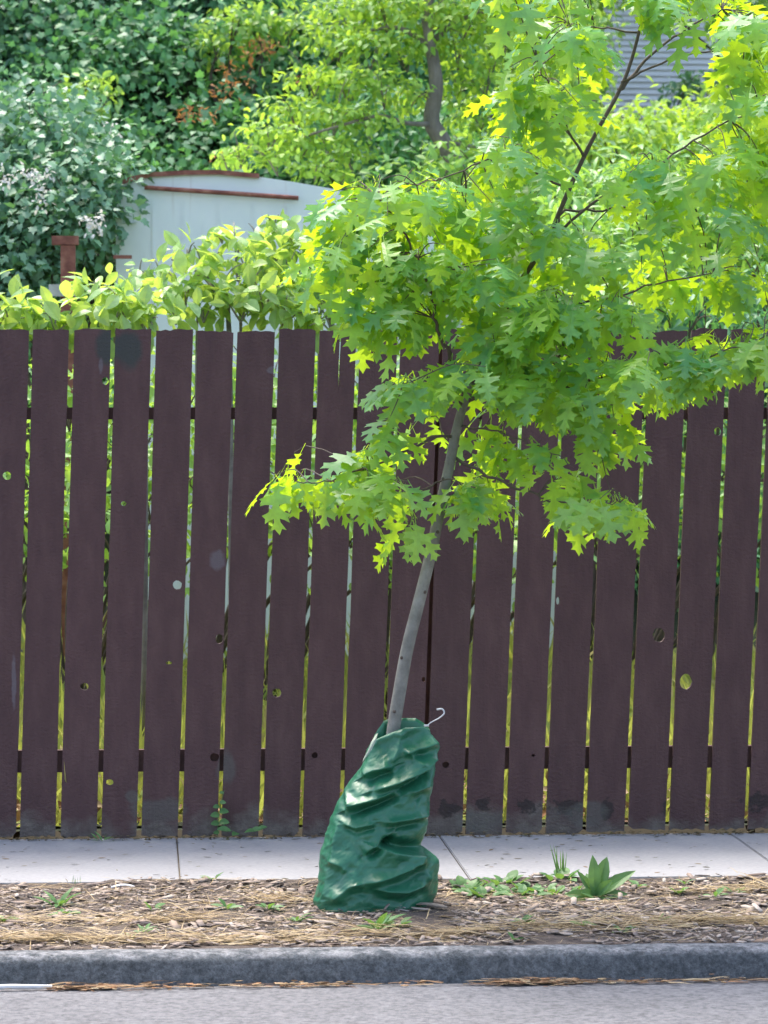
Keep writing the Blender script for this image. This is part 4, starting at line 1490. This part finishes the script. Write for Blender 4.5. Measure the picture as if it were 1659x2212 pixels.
g_ = 'broad-leaved shrubs behind the fence'
bushy('broadleaf_shrub', 'light green broad-leaved shrub showing low over the fence below the rusty frame', 'shrub',
      [(20, 690, 1.3, .13), (70, 690, 1.4, .12), (120, 690, 1.3, .12), (170, 680, 1.5, .12), (230, 645, 1.5, .10), (270, 665, 1.4, .12), (200, 630, 1.6, .06), (320, 690, 1.3, .13), (-60, 700, 1.4, .2), (250, 690, 1.3, .12)],
      150, .065, .115, 'oval', 'fig', [([gnd(310, yb), at(310, 720, 1.5), at(270, 660, 1.5), at(225, 615, 1.5)], .016, .006), ([gnd(250, yb), at(248, 720, 1.5), at(215, 650, 1.5)], .010, .004), ([gnd(120, yb), at(110, 740, 1.5), at(90, 680, 1.4)], .012, .004)], .6, g_, gnd(200, yb), 'bark', 300)
bushy('broadleaf_shrub', 'light green broad-leaved shrub with thin stems in front of the pale trailer', 'shrub',
      [(300, 585, 1.8, .06), (350, 590, 1.8, .08), (405, 540, 1.9, .07), (440, 570, 1.8, .11), (480, 510, 1.9, .06), (510, 540, 1.8, .09), (400, 630, 1.7, .14), (470, 600, 1.7, .14), (540, 580, 1.7, .14), (440, 660, 1.6, .14), (380, 670, 1.6, .12), (520, 660, 1.6, .14), (570, 640, 1.6, .12)],
      115, .06, .11, 'oval', 'fig', [([gnd(500, 1.7), at(495, 720, 1.7), at(470, 640, 1.7), at(430, 590, 1.8), at(370, 560, 1.8)], .014, .004), ([gnd(520, 1.7), at(520, 700, 1.7), at(512, 600, 1.8), at(505, 480, 1.9)], .009, .003), ([gnd(420, 1.7), at(425, 720, 1.7), at(445, 640, 1.7)], .008, .003)], .6, g_, gnd(480, 1.7), 'bark', 300)
bushy('broadleaf_shrub', 'light green broad-leaved shrub half hidden by the oak crown before the trailer', 'shrub',
      [(560, 510, 2.0, .08), (600, 540, 1.9, .12), (640, 510, 2.0, .10), (620, 590, 1.8, .15), (680, 560, 1.9, .14), (660, 650, 1.7, .15), (700, 620, 1.8, .15), (720, 690, 1.6, .14), (610, 680, 1.6, .13), (780, 690, 1.6, .15), (690, 520, 2.0, .10), (590, 485, 2.0, .05)],
      125, .065, .115, 'oval', 'fig', [([gnd(730, 1.8), at(720, 720, 1.8), at(650, 650, 1.8), at(600, 560, 1.9), at(570, 500, 2.0)], .017, .004), ([gnd(640, 1.8), at(645, 700, 1.8), at(645, 580, 1.9)], .01, .004), ([gnd(690, 1.8), at(690, 705, 1.7), at(730, 640, 1.8)], .009, .003)], .6, g_, gnd(690, 1.8), 'bark', 300)

# mid tree with a crooked grey trunk
lum = []
for (px, py, y, r) in ((760, 30, 7.3, .30), (840, 20, 7.2, .30), (920, 40, 7.1, .28), (1000, 30, 7.2, .30), (730, 90, 7.2, .24), (800, 100, 7.0, .28), (880, 110, 7.2, .25), (990, 110, 7.3, .25), (680, 170, 7.1, .22), (750, 180, 6.9, .25), (830, 190, 6.9, .25), (640, 240, 6.9, .22), (720, 250, 6.8, .24), (800, 265, 6.8, .20), (580, 290, 6.7, .20), (650, 310, 6.7, .20), (720, 320, 6.7, .18), (520, 335, 6.6, .15), (600, 350, 6.6, .16), (680, 365, 6.6, .15), (760, 340, 6.8, .16), (740, 385, 6.6, .12), (880, 215, 7.3, .16), (1050, 160, 7.3, .25), (1040, 240, 7.4, .22), (1090, 60, 7.3, .3), (860, -60, 7.3, .4), (1000, -70, 7.3, .4), (1120, -40, 7.4, .4), (1130, 220, 7.4, .25), (490, 350, 6.55, .08), (990, 190, 7.4, .15)):
    lum.append((px, py, y, r))
tb = at(965, 700, 7.1)
tb.z = float(hillz(np.array([[tb.x, 7.1, 0.]]))[0])
tree2 = bushy('small_leaved_tree', 'yellow green small-leaved tree with crooked grey trunk above the trailer', 'tree', lum, 270, .035, .066, 'small', 'locust',
              [([tb, at(985, 420, 7.1), at(958, 312, 7.05), at(932, 262, 7.05), at(942, 190, 7.05), at(936, 130, 7.05), at(925, 60, 7.1), at(930, -60, 7.2)], .065, .028),
               ([at(935, 268, 7.05), at(905, 268, 6.95), at(870, 264, 6.85), at(820, 250, 6.8), at(740, 270, 6.7), at(640, 300, 6.65)], .018, .006),
               ([at(955, 305, 7.05), at(1010, 315, 7.1), at(1060, 320, 7.2)], .015, .006),
               ([at(930, 100, 7.1), at(860, 60, 7.1), at(780, 70, 7.1)], .02, .006), ([at(932, 90, 7.1), at(1000, 40, 7.2), at(1080, 20, 7.2)], .02, .006)], .9, None, tb, 'oldbark', 0, .42, .2)

# dense green undergrowth and right-hand shrubs
bushy('dark_shrub', 'dense shrub added below the small-leaved tree, its dark leaves giving the shaded gaps', 'shrub',  # dark leaves added behind the crown to stand for shade in its gaps
      [(760, 320, 8.4, .45), (860, 300, 8.4, .4), (700, 360, 8.2, .35), (820, 380, 8.2, .4), (900, 420, 8.0, .4), (1000, 380, 8.2, .4)], 300, .05, .08, 'small', 'ivy')
bushy('leafy_shrub', 'grass green leafy shrub on the slope seen through the oak crown', 'shrub',
      [(960, 420, 6.5, .35), (1060, 390, 6.6, .35), (1160, 400, 6.6, .4), (900, 520, 5.9, .35), (1020, 520, 6.0, .4), (1140, 520, 6.0, .4), (960, 620, 5.2, .4), (1080, 640, 5.2, .4), (860, 640, 5.0, .35), (1180, 640, 5.3, .4), (1100, 300, 7.6, .4), (1200, 300, 7.6, .35)],
      230, .05, .085, 'small', 'bush')
bushy('laurel_shrub', 'bright laurel shrub with upright narrow leaves behind the fence', 'shrub',
      [(1260, 560, 4.6, .32), (1340, 520, 4.8, .34), (1420, 500, 5.0, .34), (1500, 520, 4.9, .34), (1590, 500, 5.0, .36), (1300, 640, 4.0, .28), (1380, 600, 4.2, .28), (1440, 570, 4.4, .24), (1660, 520, 4.8, .4), (1450, 660, 3.4, .14), (1360, 680, 3.4, .2), (1640, 570, 4.4, .2), (1750, 560, 4.6, .4), (1480, 430, 5.5, .35), (1380, 430, 5.5, .35), (1290, 460, 5.4, .3)],
      190, .075, .12, 'narrow', 'laurel', None, .8)
bushy('low_laurel', 'laurel sprig row just over the fence, deep shade put into its dark leaf colour', 'shrub',
      [(1520, 640, 3.7, .16), (1590, 660, 3.6, .16), (1650, 640, 3.7, .2), (1490, 690, 3.3, .12), (1560, 700, 3.3, .12), (1640, 700, 3.3, .14), (1720, 660, 3.6, .25)],
      120, .06, .10, 'narrow', 'ivy', None, .8)  # the darker ivy leaf colour stands in for deep shade on this laurel
bushy('golden_shrub', 'yellow green rounded shrub below the house wall', 'shrub',
      [(1380, 310, 9.6, .32), (1440, 300, 9.8, .30), (1500, 300, 9.6, .30), (1580, 270, 9.8, .30), (1650, 270, 9.6, .34), (1330, 320, 9.2, .32), (1430, 340, 9.0, .4), (1530, 340, 9.0, .4), (1630, 350, 9.0, .4), (1270, 290, 9.8, .24), (1730, 300, 9.4, .5), (1620, 200, 10.6, .25), (1690, 180, 10.6, .35)],
      250, .05, .08, 'small', 'locust', None, .7)
bushy('grey_shrub', 'grey green round shrub against the pale house wall', 'shrub',
      [(1475, 200, 12.2, .15), (1530, 205, 12.2, .2), (1590, 175, 12.4, .2), (1650, 140, 12.6, .3), (1680, 100, 12.8, .45)], 300, .05, .08, 'small', 'bramble')
bushy('slope_shrub', 'mid green shrub on the slope beside the house corner', 'shrub',
      [(1190, 190, 10.5, .4), (1160, 100, 11.2, .45), (1220, 80, 11.6, .35), (1120, 20, 11.6, .5), (1210, 0, 12, .45), (1200, 280, 9.6, .35), (1290, 20, 12.5, .2), (1280, 190, 11.6, .14)], 300, .05, .08, 'small', 'bush')
bushy('slope_tree', 'leafy tree crown overhanging the house roof', 'tree',
      [(1420, -110, 12.5, .45), (1580, -40, 12.2, .45), (1680, 20, 12.0, .45), (1610, 60, 12.2, .2), (1750, 60, 12.0, .6), (1260, -120, 12.5, .6)], 300, .05, .085, 'small', 'bush', base=Vector((at(1800, 300, 12.6).x, 12.6, 3.2)))

# shrubs low down, seen through the gaps
for (px, lab) in ((100, 'sunlit low bush seen through the gaps at the trailer end of the fence'), (620, 'sunlit low bush seen through the fence gaps behind the green bag'), (1150, 'sunlit low bush seen through fence gaps beneath the oak branches'), (1560, 'sunlit low bush seen through fence gaps below the laurel')):
    bushy('low_bush', lab, 'bush', [(px + dx, 980 + dy, 3.4 + dd, .34) for dx, dy, dd in ((-200, 0, 0), (-80, -60, .2), (60, 20, -.2), (190, -40, .2), (-140, 130, -.4), (0, 150, -.4), (140, 130, -.4))], 130, .05, .08, 'small', 'bush', None, .6, 'low bushes behind the fence')
for (px, lab) in ((760, 'shaded leafy undergrowth seen through the gaps behind the oak trunk'), (330, 'shaded leafy undergrowth seen through the gaps before the trailer'), (1000, 'shaded leafy undergrowth seen through the gaps under the lowest oak branch')):
    bushy('undergrowth_bush', lab, 'bush', [(px + dx, 860 + dy, 2.7 + dd, .30) for dx, dy, dd in ((-180, 0, 0), (-60, 30, .2), (60, -20, -.2), (180, 30, .2), (-120, 170, -.2), (0, 210, -.2), (120, 180, -.2), (-60, 330, -.6), (90, 340, -.6))], 110, .05, .09, 'small', 'bush', None, .6, 'undergrowth behind the fence')
# tall grass in the yard
n = 12000
p = np.stack([rng.uniform(-3.6, 3.8, n), rng.uniform(.13, 4.4, n), np.zeros(n)], 1)
p[:, 2] = hillz(p)
D = np.stack([rng.normal(0, .55, n), rng.normal(0, .4, n), np.ones(n)], 1)
Nn = np.stack([rng.normal(0, .6, n), -np.ones(n), np.full(n, .3)], 1)
hh = rng.uniform(.08, .40, n) * (.4 + 1.2 * fbm(p * np.array([[2.5, 1.2, 0]]), 97))
V, F = field(p, D, Nn, hh, (blade_v * np.array([[1.3, 1, 3]]), blade_f))
tag(mobj('tall_grass', V, F, M['grassy']), 'yellow green tall grass in the yard behind the fence', 'grass', kind='stuff')
# leaf litter and stray stems along the back of the fence
n = 2600
p = np.stack([rng.uniform(-3.2, 3.4, n), rng.uniform(.17, .9, n), np.zeros(n)], 1)
p[:, 2] = hillz(p) + np.abs(rng.normal(0, .05, n))
D = rng.normal(size=(n, 3)) * np.array([[1, .6, .4]])
Nn = rng.normal(size=(n, 3)) * .5 + np.array([[0, -.5, 1]])
V, F = field(p, D, Nn, rng.uniform(.02, .07, n), T['small'][0])
tag(mobj('yard_litter', V, F, M['gutter']), 'brown fallen leaves heaped along the back of the fence', 'leaf litter', kind='stuff')
